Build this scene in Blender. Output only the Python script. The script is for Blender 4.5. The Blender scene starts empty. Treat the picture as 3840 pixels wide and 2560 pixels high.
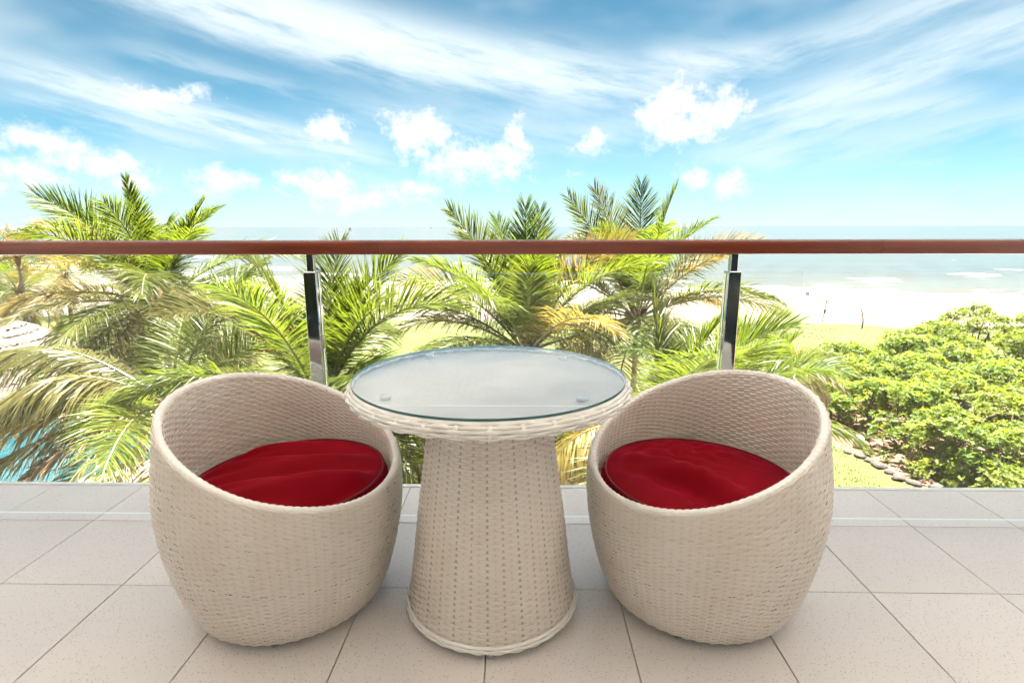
import bpy, math, random
import numpy as np
from math import radians as R, pi, sin, cos

# ------------------------------------------------------------------ camera, sky, sun, exposure
S = bpy.context.scene
COL = S.collection
CAM_H = 1.173
cd = bpy.data.cameras.new('camera'); cam = bpy.data.objects.new('camera', cd); COL.objects.link(cam)
cd.sensor_width = 36.0; cd.lens = 2085/3840*36.0
cd.clip_start = 0.05; cd.clip_end = 80000
from mathutils import Matrix, Vector
cam.matrix_world = (Matrix.Translation((0, 0, CAM_H)) @ Matrix.Rotation(R(0.5), 4, 'Z')
                    @ Matrix.Rotation(R(90-11.68), 4, 'X') @ Matrix.Rotation(R(-0.12), 4, 'Z'))
S.camera = cam
SUN_EL, SUN_AZ = 73.0, 28.0          # azimuth measured from +Y towards +X
EXPOSURE = 3.42
S.view_settings.view_transform = 'Standard'; S.view_settings.look = 'None'
S.view_settings.exposure = EXPOSURE; S.view_settings.gamma = 1.0
S.view_settings.use_curve_mapping = False
S.render.engine = 'CYCLES'
S.cycles.max_bounces = 10; S.cycles.diffuse_bounces = 6; S.cycles.glossy_bounces = 4
S.cycles.transparent_max_bounces = 24; S.cycles.transmission_bounces = 6
S.cycles.sample_clamp_indirect = 6.0
S.cycles.caustics_reflective = False; S.cycles.caustics_refractive = False
S.render.resolution_x = 1024; S.render.resolution_y = 682

world = bpy.data.worlds.new('World'); S.world = world; world.use_nodes = True
world.cycles.sampling_method = 'MANUAL'; world.cycles.sample_map_resolution = 512
SKY_STRENGTH = 0.05


class NT:
    """small helper for building node trees"""
    def __init__(s, tree):
        s.t = tree; s.n = tree.nodes; s.l = tree.links

    def node(s, kind, **kw):
        n = s.n.new(kind)
        for k, v in kw.items():
            setattr(n, k, v)
        return n

    def put(s, sock, v):
        if isinstance(v, bpy.types.NodeSocket):
            s.l.new(v, sock)
        elif v is not None:
            if isinstance(v, tuple) and len(v) == 3 and sock.type == 'RGBA':
                v = v + (1.0,)
            sock.default_value = v

    def math(s, op, a, b=None, c=None, clamp=False):
        n = s.node('ShaderNodeMath', operation=op, use_clamp=clamp)
        s.put(n.inputs[0], a)
        if b is not None: s.put(n.inputs[1], b)
        if c is not None: s.put(n.inputs[2], c)
        return n.outputs[0]

    def vmath(s, op, a, b=None, out=0):
        n = s.node('ShaderNodeVectorMath', operation=op)
        s.put(n.inputs[0], a)
        if b is not None: s.put(n.inputs[1], b)
        return n.outputs[out]

    def mix(s, f, a, b, blend='MIX'):
        n = s.node('ShaderNodeMix', data_type='RGBA', blend_type=blend)
        s.put(n.inputs[0], f); s.put(n.inputs[6], a); s.put(n.inputs[7], b)
        return n.outputs[2]

    def maprange(s, v, a, b, c=0.0, d=1.0, smooth=True):
        n = s.node('ShaderNodeMapRange', interpolation_type='SMOOTHSTEP' if smooth else 'LINEAR')
        for i, x in enumerate((v, a, b, c, d)):
            s.put(n.inputs[i], x)
        return n.outputs[0]

    def noise(s, vec, scale, detail=4, rough=0.55, dist=0.0, color=False):
        n = s.node('ShaderNodeTexNoise')
        if vec is not None: s.put(n.inputs['Vector'], vec)
        n.inputs['Scale'].default_value = scale; n.inputs['Detail'].default_value = detail
        n.inputs['Roughness'].default_value = rough; n.inputs['Distortion'].default_value = dist
        return n.outputs['Color' if color else 'Fac']

    def xyz(s, x, y, z):
        n = s.node('ShaderNodeCombineXYZ')
        for i, v in enumerate((x, y, z)): s.put(n.inputs[i], v)
        return n.outputs[0]

    def sep(s, v):
        n = s.node('ShaderNodeSeparateXYZ'); s.put(n.inputs[0], v)
        return n.outputs[0], n.outputs[1], n.outputs[2]


def build_world():
    t = world.node_tree; t.nodes.clear(); w = NT(t)
    out = w.node('ShaderNodeOutputWorld'); bg = w.node('ShaderNodeBackground')
    t.links.new(bg.outputs[0], out.inputs[0])
    sky = w.node('ShaderNodeTexSky', sky_type='NISHITA')
    sky.sun_disc = False; sky.sun_elevation = R(SUN_EL); sky.sun_rotation = R(SUN_AZ)
    sky.altitude = 0; sky.air_density = 0.5; sky.dust_density = 0.0; sky.ozone_density = 3.0
    d = w.node('ShaderNodeTexCoord').outputs['Generated']
    d = w.vmath('NORMALIZE', d)
    x, y, z = w.sep(d)
    deg = 180/pi
    az = w.math('MULTIPLY', w.math('ARCTAN2', x, y), deg)
    el = w.math('MULTIPLY', w.math('ARCSINE', z), deg)
    ae = w.xyz(az, el, 0.0)
    # fine billow noise, and a slow warp of the cloud coordinates
    warp = w.noise(ae, 0.16, 3, 0.62, color=True)
    warp = w.vmath('MULTIPLY', w.vmath('SUBTRACT', warp, (0.5, 0.5, 0.5)), (7.0, 4.6, 0.0))
    pw = w.vmath('ADD', ae, warp)
    fine = w.noise(ae, 0.75, 6, 0.68)
    # cumulus puffs: centre azimuth, elevation, radii (degrees)
    puffs = [(-9.6, 8.6, 2.9, 2.6), (-4.6, 6.1, 5.2, 2.0), (0.1, 8.2, 1.7, 2.8), (-1.0, 6.4, 3.0, 1.8),
             (14.6, 10.6, 3.2, 3.3), (18.6, 9.8, 4.0, 2.2), (16.4, 8.6, 3.8, 1.8), (7.0, 7.7, 1.9, 1.5),
             (-39.0, 6.0, 3.3, 1.3), (-35.6, 5.1, 3.6, 1.1), (-26.6, 4.2, 2.8, 1.3), (-18.9, 4.3, 3.3, 1.5),
             (-14.8, 2.8, 5.2, 1.4), (-9.5, 3.8, 2.6, 0.9), (-40.5, 3.6, 4.0, 1.0), (-33.6, 3.6, 2.4, 1.1),
             (-30.5, 10.9, 3.0, .9), (-17.4, 8.6, 2.2, 1.4), (17.3, 4.7, 1.7, 0.9), (20.6, 3.8, 1.9, 1.0),
             (57, 8, 5, 2.2), (-62, 9, 6, 2.4), (84, 6, 7, 2.0), (-95, 8, 8, 2.4), (150, 10, 9, 3.0), (-150, 9, 8, 2.6)]
    m = None
    for (a, e, ra, re) in puffs:
        q = w.vmath('MULTIPLY', w.vmath('SUBTRACT', pw, (a, e, 0)), (1/ra, 1/re, 0))
        l = w.vmath('LENGTH', q, out=1)
        m = l if m is None else w.math('MINIMUM', m, l)
    puff = w.math('ADD', w.math('SUBTRACT', 1.0, m), w.math('MULTIPLY', w.math('SUBTRACT', fine, 0.5), 2.4))
    puff = w.maprange(puff, -0.55, 0.95, 0.0, 1.0)
    # cirrus streaks: start, end (az, el), half width, strength
    streaks = [((-42, 11.9), (-12.0, 6.2), 1.25, 1.0), ((-41, 9.7), (-27, 6.9), 0.6, 0.55),
               ((-40, 20.4), (-4, 15.0), 2.0, 1.0), ((-30, 19.0), (16, 12.4), 2.5, 1.0), ((-33, 14.0), (-20, 11.9), 0.7, 0.4),
               ((12.0, 15.2), (24, 14.0), 1.3, 0.7), ((19, 8.8), (44, 15.2), 2.1, 0.8), ((15, 13.0), (44, 18.6), 1.5, 0.6),
               ((24, 8.6), (38, 9.9), 0.8, 0.6), ((18, 6.2), (46, 8.4), 1.7, 0.5), ((-20, 11.0), (14, 8.2), 2.0, 0.45),
               ((44, 17), (90, 30), 4.0, 0.8), ((-90, 30), (-44, 16), 4.0, 0.8), ((-60, 38), (70, 33), 5.0, 0.6)]
    tot = None
    fields = {}
    for sg, sl in ((-1, -0.20), (1, 0.25)):
        c_, s_ = 1/math.hypot(1, sl), sl/math.hypot(1, sl)
        al = w.vmath('DOT_PRODUCT', ae, (c_, s_, 0), out=1); ac = w.vmath('DOT_PRODUCT', ae, (-s_, c_, 0), out=1)
        nz = w.noise(w.xyz(w.math('MULTIPLY', al, 0.11), w.math('MULTIPLY', ac, 0.62), sg*3.7), 1.0, 6, 0.62)
        fields[sg] = (nz, w.math('MULTIPLY', w.math('SUBTRACT', nz, 0.5), 3.4), w.maprange(nz, 0.25, 0.62, 0.25, 1.0))
    for (a0, e0), (a1, e1), hw, st in streaks:
        L = math.hypot(a1-a0, e1-e0); ux, uy = (a1-a0)/L, (e1-e0)/L
        nz, bend, dens = fields[-1 if e1 < e0 else 1]
        q = w.vmath('SUBTRACT', ae, ((a0+a1)/2, (e0+e1)/2, 0))
        along = w.vmath('DOT_PRODUCT', q, (ux*2/L, uy*2/L, 0), out=1)
        across = w.vmath('DOT_PRODUCT', q, (-uy/hw, ux/hw, 0), out=1)
        g = w.math('MULTIPLY_ADD', bend, 1/hw, across)
        a2 = w.math('POWER', w.math('ABSOLUTE', along), 5.0)
        g = w.math('MULTIPLY_ADD', g, g, a2)
        v = w.math('MULTIPLY', w.math('POWER', 0.3679, g), w.math('MULTIPLY', dens, st))
        tot = v if tot is None else w.math('SUBTRACT', w.math('ADD', tot, v), w.math('MULTIPLY', tot, v))
    veil = w.maprange(w.noise(w.vmath('MULTIPLY', ae, (0.05, 0.12, 1)), 1.0, 3, 0.6), 0.42, 0.72, 0.02, 0.40)
    tot = w.math('SUBTRACT', w.math('ADD', tot, veil), w.math('MULTIPLY', tot, veil))
    low = w.noise(w.vmath('MULTIPLY', pw, (0.24, 0.62, 1)), 1.0, 5, 0.62)
    band = w.math('MULTIPLY', w.maprange(el, 0.4, 2.2), w.maprange(el, 4.2, 6.5, 1.0, 0.0))
    low = w.math('MULTIPLY', w.maprange(low, 0.53, 0.72), w.math('MULTIPLY', band, w.maprange(az, -2, 26, 0.9, 0.3)))
    puff = w.math('MAXIMUM', puff, low)
    allc = w.math('MAXIMUM', puff, tot, clamp=True)
    haze = w.maprange(el, -3.0, 9.5, 0.78, 0.0)
    skyc = w.mix(1.0, sky.outputs[0], SKY_TINT, 'MULTIPLY')
    cloudc = w.mix(puff, (CLOUD*.86, CLOUD*.97, CLOUD), (CLOUD*1.05, CLOUD*1.06, CLOUD*1.07))
    c = w.mix(allc, skyc, cloudc)
    c = w.mix(haze, c, (1.62, 1.80, 1.86))
    t.links.new(c, bg.inputs[0]); bg.inputs[1].default_value = SKY_STRENGTH


SKY_TINT = (0.245, 0.405, 0.322)
CLOUD = 2.15
build_world()

sun = bpy.data.lights.new('sun', 'SUN'); sun.energy = 5.0; sun.angle = R(0.5); sun.color = (1.0, 0.95, 0.87)
so = bpy.data.objects.new('sun', sun); COL.objects.link(so)
sd = Vector((sin(R(SUN_AZ))*cos(R(SUN_EL)), cos(R(SUN_AZ))*cos(R(SUN_EL)), sin(R(SUN_EL))))
so.rotation_euler = sd.to_track_quat('Z', 'Y').to_euler()

# ------------------------------------------------------------------ helpers
rng = np.random.default_rng(7)
random.seed(7)


def tag(o, label=None, cat=None, group=None, kind=None):
    for k, v in (('label', label), ('category', cat), ('group', group), ('kind', kind)):
        if v: o[k] = v
    return o


def empty(name, loc=(0, 0, 0), rz=0.0):
    o = bpy.data.objects.new(name, None); COL.objects.link(o)
    o.location = loc; o.rotation_euler = (0, 0, rz); o.empty_display_size = 0.1
    return o


def add(name, me, parent=None, loc=(0, 0, 0), rot=(0, 0, 0)):
    o = bpy.data.objects.new(name, me); COL.objects.link(o)
    o.location = loc; o.rotation_euler = rot
    if parent: o.parent = parent
    return o


def mesh(name, v, faces, mats, smooth=False, mi=None):
    """faces: list of integer arrays, each (n, k)"""
    me = bpy.data.meshes.new(name)
    v = np.asarray(v, dtype=np.float32)
    fl = [np.asarray(f, dtype=np.int32) for f in faces if len(f)]
    me.vertices.add(len(v)); me.vertices.foreach_set('co', v.ravel())
    tot = np.concatenate([np.full(len(f), f.shape[1], np.int32) for f in fl])
    idx = np.concatenate([f.ravel() for f in fl])
    st = np.concatenate([[0], np.cumsum(tot)[:-1]]).astype(np.int32)
    me.loops.add(len(idx)); me.loops.foreach_set('vertex_index', idx)
    me.polygons.add(len(tot)); me.polygons.foreach_set('loop_start', st); me.polygons.foreach_set('loop_total', tot)
    for m in (mats if isinstance(mats, (list, tuple)) else [mats]):
        me.materials.append(m)
    if mi is not None: me.polygons.foreach_set('material_index', np.asarray(mi, np.int32))
    me.polygons.foreach_set('use_smooth', np.full(len(tot), bool(smooth)))
    me.update(calc_edges=True); me.validate()
    return me


class MB:
    """collects shapes for one mesh"""
    def __init__(s): s.v = []; s.f = {3: [], 4: []}; s.n = 0

    def raw(s, v, f4=(), f3=()):
        v = np.asarray(v, float).reshape(-1, 3)
        if len(f4): s.f[4].append(np.asarray(f4, int).reshape(-1, 4)+s.n)
        if len(f3): s.f[3].append(np.asarray(f3, int).reshape(-1, 3)+s.n)
        s.v.append(v); s.n += len(v); return s

    def box(s, lo, hi, bev=0.0):
        (x0, y0, z0), (x1, y1, z1) = lo, hi
        if bev <= 0:
            v = [(x0, y0, z0), (x1, y0, z0), (x1, y1, z0), (x0, y1, z0), (x0, y0, z1), (x1, y0, z1), (x1, y1, z1), (x0, y1, z1)]
            return s.raw(v, [(0, 3, 2, 1), (4, 5, 6, 7), (0, 1, 5, 4), (1, 2, 6, 5), (2, 3, 7, 6), (3, 0, 4, 7)])
        b = bev; v = []; f4 = []; f3 = []
        idx = {}
        for ix, X in ((0, x0), (1, x1)):
            for iy, Yv in ((0, y0), (1, y1)):
                for iz, Z in ((0, z0), (1, z1)):
                    sx, sy, sz = (1-2*ix)*b, (1-2*iy)*b, (1-2*iz)*b
                    idx[(ix, iy, iz)] = (len(v), len(v)+1, len(v)+2)
                    v += [(X, Yv+sy, Z+sz), (X+sx, Yv, Z+sz), (X+sx, Yv+sy, Z)]
        g = lambda a, b_, c, k: idx[(a, b_, c)][k]
        for i in (0, 1):
            q = [g(i, 0, 0, 0), g(i, 1, 0, 0), g(i, 1, 1, 0), g(i, 0, 1, 0)]; f4.append(q if i else q[::-1])
            q = [g(0, i, 0, 1), g(0, i, 1, 1), g(1, i, 1, 1), g(1, i, 0, 1)]; f4.append(q if i else q[::-1])
            q = [g(0, 0, i, 2), g(1, 0, i, 2), g(1, 1, i, 2), g(0, 1, i, 2)]; f4.append(q if i else q[::-1])
        for i in (0, 1):
            for j in (0, 1):
                sgn = (i == j)
                q = [g(0, i, j, 1), g(1, i, j, 1), g(1, i, j, 2), g(0, i, j, 2)]; f4.append(q if not sgn else q[::-1])
                q = [g(i, 0, j, 0), g(i, 1, j, 0), g(i, 1, j, 2), g(i, 0, j, 2)]; f4.append(q if sgn else q[::-1])
                q = [g(i, j, 0, 0), g(i, j, 1, 0), g(i, j, 1, 1), g(i, j, 0, 1)]; f4.append(q if not sgn else q[::-1])
        for (a, b_, c), t in idx.items():
            f3.append(t if (a+b_+c) % 2 == 0 else t[::-1])
        return s.raw(v, f4, f3)

    def tube(s, pts, rad, n=8, cap=True, closed=False):
        p = np.asarray(pts, float); m = len(p); rad = np.broadcast_to(np.asarray(rad, float), (m,))
        if closed: tg = np.roll(p, -1, 0)-np.roll(p, 1, 0)
        else: tg = np.gradient(p, axis=0)
        tg /= np.linalg.norm(tg, axis=1)[:, None]+1e-12
        ref = np.where(np.abs(tg[:, 2:3]) > .93, [[1., 0, 0]], [[0, 0, 1.]])
        if (np.abs(tg[:, 2]) > .93).any(): ref = np.tile([[0.9, 0.43, 0.05]], (m, 1))
        a = np.cross(tg, ref); a /= np.linalg.norm(a, axis=1)[:, None]
        b = np.cross(a, tg)
        an = np.linspace(0, 2*pi, n, endpoint=False)
        v = p[:, None]+rad[:, None, None]*(np.cos(an)[None, :, None]*a[:, None]+np.sin(an)[None, :, None]*b[:, None])
        i = np.arange(m if closed else m-1)[:, None]; j = np.arange(n)[None]
        i2 = (i+1) % m; j2 = (j+1) % n
        f = np.stack([i*n+j, i2*n+j, i2*n+j2, i*n+j2], -1).reshape(-1, 4)[:, ::-1]
        v = v.reshape(-1, 3); f3 = []
        if cap and not closed:
            v = np.vstack([v, p[0], p[-1]]); c0 = m*n
            f3 = [(c0, (k+1) % n, k) for k in range(n)]+[(c0+1, (m-1)*n+k, (m-1)*n+(k+1) % n) for k in range(n)]
            f3 = [q[::-1] for q in f3]
        return s.raw(v, f, f3)

    def lathe(s, prof, n=48, c=(0, 0, 0)):
        prof = np.asarray(prof, float); m = len(prof); an = np.linspace(0, 2*pi, n, endpoint=False)
        v = np.stack([c[0]+prof[:, None, 0]*np.cos(an), c[1]+prof[:, None, 0]*np.sin(an), c[2]+np.broadcast_to(prof[:, None, 1], (m, n))], -1)
        i = np.arange(m-1)[:, None]; j = np.arange(n)[None]; j2 = (j+1) % n
        f = np.stack([i*n+j, i*n+j2, (i+1)*n+j2, (i+1)*n+j], -1).reshape(-1, 4)
        return s.raw(v.reshape(-1, 3), f)

    def data(s):
        return np.vstack(s.v), [np.vstack(s.f[k]) for k in (3, 4) if s.f[k]]

    def mesh(s, name, mats, smooth=False):
        v, f = s.data(); return mesh(name, v, f, mats, smooth)

    def build(s, name, mats, parent=None, smooth=False, loc=(0, 0, 0), rot=(0, 0, 0)):
        return add(name, s.mesh(name, mats, smooth), parent, loc, rot)


def autosmooth(me, deg=35):
    try:
        me.set_sharp_from_angle(angle=R(deg))
    except Exception:
        pass


# ------------------------------------------------------------------ materials
def mat(name, col=(.5, .5, .5), rough=.5, metal=0.0, **kw):
    m = bpy.data.materials.new(name); m.use_nodes = True
    w = NT(m.node_tree); b = w.n['Principled BSDF']
    w.put(b.inputs['Base Color'], col); b.inputs['Roughness'].default_value = rough
    b.inputs['Metallic'].default_value = metal
    for k, v in kw.items():
        b.inputs[k.replace('_', ' ')].default_value = v
    return m, w, b


def bump(w, b, h, strength=.3, dist=.01):
    n = w.node('ShaderNodeBump'); n.inputs['Strength'].default_value = strength; n.inputs['Distance'].default_value = dist
    w.put(n.inputs['Height'], h); w.l.new(n.outputs[0], b.inputs['Normal'])


def objc(w): return w.node('ShaderNodeTexCoord').outputs['Object']


def geo(w): return w.node('ShaderNodeNewGeometry').outputs['Position']


def rnd(w): return w.node('ShaderNodeObjectInfo').outputs['Random']


def wicker_mat(name, col, tcol, fac=.34):
    m, w, b = mat(name, col, .32)
    b.inputs['Specular IOR Level'].default_value = .45
    nz = w.noise(objc(w), 9, 3); n2 = w.noise(objc(w), 160, 2)
    c = w.mix(w.maprange(nz, .3, .75), tuple(x*1.03 for x in col), (col[0]*.95, col[1]*.93, col[2]*.90))
    c = w.mix(w.maprange(n2, .55, .8, 0, .5), c, (col[0]*.86, col[1]*.80, col[2]*.72))
    w.l.new(c, b.inputs['Base Color'])
    tr = w.node('ShaderNodeBsdfTranslucent'); tr.inputs[0].default_value = tcol+(1,)
    mx = w.node('ShaderNodeMixShader'); mx.inputs[0].default_value = fac
    w.l.new(b.outputs[0], mx.inputs[1]); w.l.new(tr.outputs[0], mx.inputs[2])
    w.l.new(mx.outputs[0], w.n['Material Output'].inputs[0])
    return m


M = {}
M['wicker'] = wicker_mat('white_wicker', (.945, .90, .868), (.97, .885, .80), .44)
M['wicker_inner_lit'] = wicker_mat('white_wicker_inside_lit', (.955, .925, .91), (.98, .92, .87), .50)  # wicker colour lightened to stand in for light missing inside the chairs
M['wicker_rim'] = wicker_mat('white_wicker_binding', (.93, .90, .88), (.85, .78, .7), .15)
M['stake'] = wicker_mat('wicker_stake', (.86, .83, .79), (.85, .7, .56), .3)
M['stake_tan'] = wicker_mat('tan_stake', (.74, .63, .53), (.7, .55, .42), .3)
M['stake_grey'] = wicker_mat('grey_stake', (.60, .555, .53), (.45, .4, .36), .2)
M['frame'] = mat('grey_metal_frame', (.30, .29, .29), .5)[0]
M['steel'] = mat('polished_steel', (.62, .63, .64), .06, 1.0)[0]


def velvet():
    m, w, b = mat('red_velvet', (.20, .002, .008), .62)
    b.inputs['Sheen Weight'].default_value = .35; b.inputs['Sheen Roughness'].default_value = .35
    b.inputs['Sheen Tint'].default_value = (1.0, .05, .22, 1); b.inputs['Specular IOR Level'].default_value = .05
    nz = w.noise(objc(w), 4, 3)
    w.l.new(w.mix(w.maprange(nz, .3, .7), (.185, .0005, .004), (.23, .0006, .008)), b.inputs['Base Color'])
    bump(w, b, w.noise(objc(w), 900, 2), .15, .002)
    return m


M['velvet'] = velvet()
M['piping'] = mat('dark_red_piping', (.16, .002, .008), .7)[0]


def terrazzo():
    m, w, b = mat('terrazzo', (.6, .58, .56), .2)
    p = geo(w)
    v1 = w.node('ShaderNodeTexVoronoi'); v1.inputs['Scale'].default_value = 150; w.put(v1.inputs['Vector'], p)
    chip = w.math('MULTIPLY', w.maprange(v1.outputs['Distance'], .28, .2, 0, 1), w.math('GREATER_THAN', w.noise(v1.outputs['Position'], 400, 0), .53))
    v2 = w.node('ShaderNodeTexVoronoi'); v2.inputs['Scale'].default_value = 330; w.put(v2.inputs['Vector'], p)
    chip2 = w.math('MULTIPLY', w.maprange(v2.outputs['Distance'], .3, .2, 0, .6), w.math('GREATER_THAN', w.noise(v2.outputs['Position'], 700, 0), .5))
    base = w.mix(w.maprange(w.noise(p, 3.1, 5), .3, .75), (.745, .69, .67), (.70, .645, .63))
    base = w.mix(w.math('MULTIPLY', rnd(w), .75), base, (.655, .61, .60))
    stain = w.maprange(w.noise(p, 1.7, 7, .7), .56, .74, 0, .35)
    base = w.mix(stain, base, (.60, .545, .52))
    c = w.mix(chip, base, (.38, .34, .31)); c = w.mix(chip2, c, (.50, .46, .44))
    w.l.new(c, b.inputs['Base Color'])
    b.inputs['Roughness'].default_value = .22
    return m


M['tile'] = terrazzo()
M['grout'] = mat('grout', (.54, .48, .44), .9)[0]
M['alu'] = mat('white_aluminium', (.72, .73, .74), .35)[0]
M['plaster'] = mat('white_plaster', (.90, .868, .845), .85)[0]
M['door'] = mat('dark_door_glass', (.012, .02, .02), .04)[0]


def wood():
    m, w, b = mat('varnished_wood', (.16, .03, .012), .3)
    b.inputs['Coat Weight'].default_value = .22; b.inputs['Coat Roughness'].default_value = .12
    p = objc(w)
    q = w.vmath('MULTIPLY', p, (1.6, 34, 60)); n1 = w.noise(q, 1.0, 6, .6, .6)
    n2 = w.noise(w.vmath('MULTIPLY', p, (12, 260, 420)), 1.0, 3)
    c = w.mix(w.maprange(n1, .3, .7), (.120, .018, .006), (.225, .042, .014))
    c = w.mix(w.maprange(n2, .5, .75, 0, .55), c, (.10, .018, .008))
    c = w.mix(w.math('MULTIPLY', rnd(w), .4), c, (.14, .02, .008))
    w.l.new(c, b.inputs['Base Color']); bump(w, b, n2, .12, .002)
    return m


M['wood'] = wood()


def glass(name, tint, spec=1.0):
    """clear pane: Fresnel reflection on the outer faces, straight see-through"""
    m = bpy.data.materials.new(name); m.use_nodes = True
    w = NT(m.node_tree); w.n.remove(w.n['Principled BSDF'])
    tr = w.node('ShaderNodeBsdfTransparent'); tr.inputs[0].default_value = tint+(1,)
    gl = w.node('ShaderNodeBsdfGlossy'); gl.inputs['Roughness'].default_value = .0
    fr = w.node('ShaderNodeFresnel'); fr.inputs[0].default_value = 1.5
    back = w.node('ShaderNodeNewGeometry').outputs['Backfacing']
    f = w.math('MULTIPLY', w.math('MULTIPLY', fr.outputs[0], spec), w.math('SUBTRACT', 1.0, back))
    mx = w.node('ShaderNodeMixShader'); w.l.new(f, mx.inputs[0])
    w.l.new(tr.outputs[0], mx.inputs[1]); w.l.new(gl.outputs[0], mx.inputs[2])
    w.l.new(mx.outputs[0], w.n['Material Output'].inputs[0])
    return m


M['pane'] = glass('clear_pane', (.975, .985, .98), 1.4)
M['table_glass'] = glass('table_glass', (.985, .993, .992), 1.8)
M['pane_edge'] = mat('pale_glass_edge', (.78, .88, .88), .12)[0]
M['glass_edge'] = mat('teal_glass_edge', (.035, .12, .115), .3)[0]
M['pad'] = mat('clear_rubber_pad', (.80, .82, .83), .4)[0]


def leaf(name, c1, c2, tcol, tfac=.4, rough=.42, scale=1.3, spec=.3):
    m, w, b = mat(name, c1, rough)
    b.inputs['Specular IOR Level'].default_value = spec
    p = geo(w); nz = w.noise(p, scale, 4); f = w.maprange(w.math('ADD', nz, w.math('MULTIPLY', w.math('SUBTRACT', rnd(w), .5), .45)), .25, .75)
    w.l.new(w.mix(f, c1, c2), b.inputs['Base Color'])
    tr = w.node('ShaderNodeBsdfTranslucent')
    w.l.new(w.mix(f, tcol, tuple(.5*(a+b_) for a, b_ in zip(tcol, c2))), tr.inputs[0])
    mx = w.node('ShaderNodeMixShader'); mx.inputs[0].default_value = tfac
    w.l.new(b.outputs[0], mx.inputs[1]); w.l.new(tr.outputs[0], mx.inputs[2])
    w.l.new(mx.outputs[0], w.n['Material Output'].inputs[0])
    return m


M['leaf_green'] = leaf('palm_leaf_green', (.036, .060, .008), (.078, .088, .014), (.155, .18, .018), .40)
M['leaf_young'] = leaf('palm_leaf_young', (.046, .084, .007), (.096, .114, .010), (.185, .245, .016), .44)
M['leaf_olive'] = leaf('palm_leaf_olive', (.062, .069, .021), (.125, .110, .036), (.17, .165, .043), .36, .36)
M['leaf_yellow'] = leaf('palm_leaf_yellowing', (.16, .125, .03), (.22, .15, .04), (.28, .21, .045), .4)
M['leaf_dry'] = leaf('palm_leaf_dry', (.20, .14, .075), (.15, .10, .05), (.22, .15, .08), .25, .6)
M['rachis'] = mat('palm_midrib', (.105, .098, .025), .5)[0]
M['rachis_dry'] = mat('palm_midrib_dry', (.11, .075, .036), .6)[0]
M['shrub_leaf'] = leaf('broad_leaf_green', (.095, .145, .009), (.16, .185, .014), (.29, .35, .018), .45, .5, .45, .25)
M['shrub_leaf_pale'] = leaf('broad_leaf_pale', (.10, .155, .032), (.15, .19, .038), (.26, .36, .04), .42, .5, .45, .25)
M['shrub_leaf_yellow'] = leaf('broad_leaf_yellow', (.12, .155, .014), (.16, .17, .018), (.33, .38, .02), .48, .5, .45, .25)


def noisy(name, cols, scale, rough=.9, detail=6, bumpk=None, stretch=None):
    m, w, b = mat(name, cols[0], rough)
    p = geo(w)
    if stretch: p = w.vmath('MULTIPLY', p, stretch)
    c = w.mix(w.maprange(w.noise(p, scale, detail), .3, .7), cols[0], cols[1])
    if len(cols) > 2: c = w.mix(w.maprange(w.noise(p, scale*6.3, 4), .45, .75), c, cols[2])
    w.l.new(c, b.inputs['Base Color'])
    if bumpk: bump(w, b, w.noise(p, bumpk[0], 5), bumpk[1], bumpk[2])
    return m


M['bark'] = noisy('palm_bark', ((.24, .19, .15), (.15, .115, .09), (.32, .27, .22)), 2.2, .9, 6, (9, .6, .03))
M['fibre'] = noisy('palm_fibre', ((.20, .115, .06), (.12, .07, .035), (.28, .17, .09)), 7, .95, 5, (30, .6, .02))
M['stem'] = noisy('shrub_bark', ((.17, .12, .08), (.10, .07, .045), (.24, .18, .12)), 3, .9, 5, (14, .5, .02))
M['lawn'] = noisy('lawn_grass', ((.052, .066, .008), (.074, .078, .011), (.038, .058, .006)), .35, .9, 9, (40, .7, .04))
M['sand_dry'] = noisy('pale_sand', ((.150, .124, .092), (.128, .104, .076), (.172, .145, .112)), .12, .95, 8, (3.5, .5, .08))


def sand_mat():
    m, w, b = mat('beach_sand', (.1, .1, .1), .95)
    p = geo(w); wet = w.node('ShaderNodeAttribute', attribute_name='wet').outputs['Fac']
    n1 = w.noise(p, .12, 8); n2 = w.noise(w.vmath('MULTIPLY', p, (.5, 1.6, 1)), .9, 6)
    c = w.mix(w.maprange(n1, .3, .7), (.132, .110, .083), (.112, .092, .068))
    c = w.mix(w.maprange(n2, .52, .72, 0, .55), c, (.086, .070, .051))
    c = w.mix(w.maprange(w.math('ADD', wet, w.math('MULTIPLY', w.math('SUBTRACT', n1, .5), .5)), .4, .75), c, (.074, .060, .046))
    w.l.new(c, b.inputs['Base Color']); bump(w, b, w.noise(p, 2.2, 6), .6, .12)
    return m


M['sand'] = sand_mat()
M['soil'] = noisy('red_brown_soil', ((.15, .08, .05), (.10, .053, .032), (.23, .14, .09)), 1.4, .95, 8, (9, .8, .05))
M['stone'] = noisy('border_stone', ((.062, .049, .039), (.040, .031, .025), (.10, .083, .068)), 3.0, .9, 6, (12, .7, .03))
M['thatch'] = noisy('dry_thatch', ((.115, .094, .074), (.075, .060, .047), (.16, .135, .11)), 2.0, .95, 6, (22, .9, .05), (1, 1, .35))
M['bounce_paving'] = noisy('pale_bounce_paving', ((.70, .69, .68), (.64, .635, .63)), .5, .8)  # for the added sheet that reflects sun upwards
M['deck'] = noisy('pool_coping', ((.22, .19, .16), (.17, .15, .125)), .9, .8)
M['dark_wood'] = mat('dark_wood', (.05, .035, .025), .6)[0]
M['dark'] = mat('dark_weave', (.025, .022, .022), .7)[0]
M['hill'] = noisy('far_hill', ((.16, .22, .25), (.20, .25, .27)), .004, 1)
M['white'] = mat('white_paint', (.7, .7, .68), .5)[0]
M['roof_tile'] = mat('clay_roof', (.35, .14, .08), .8)[0]
M['driftwood'] = noisy('driftwood', ((.30, .18, .11), (.20, .12, .07)), 3, .9)
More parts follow.
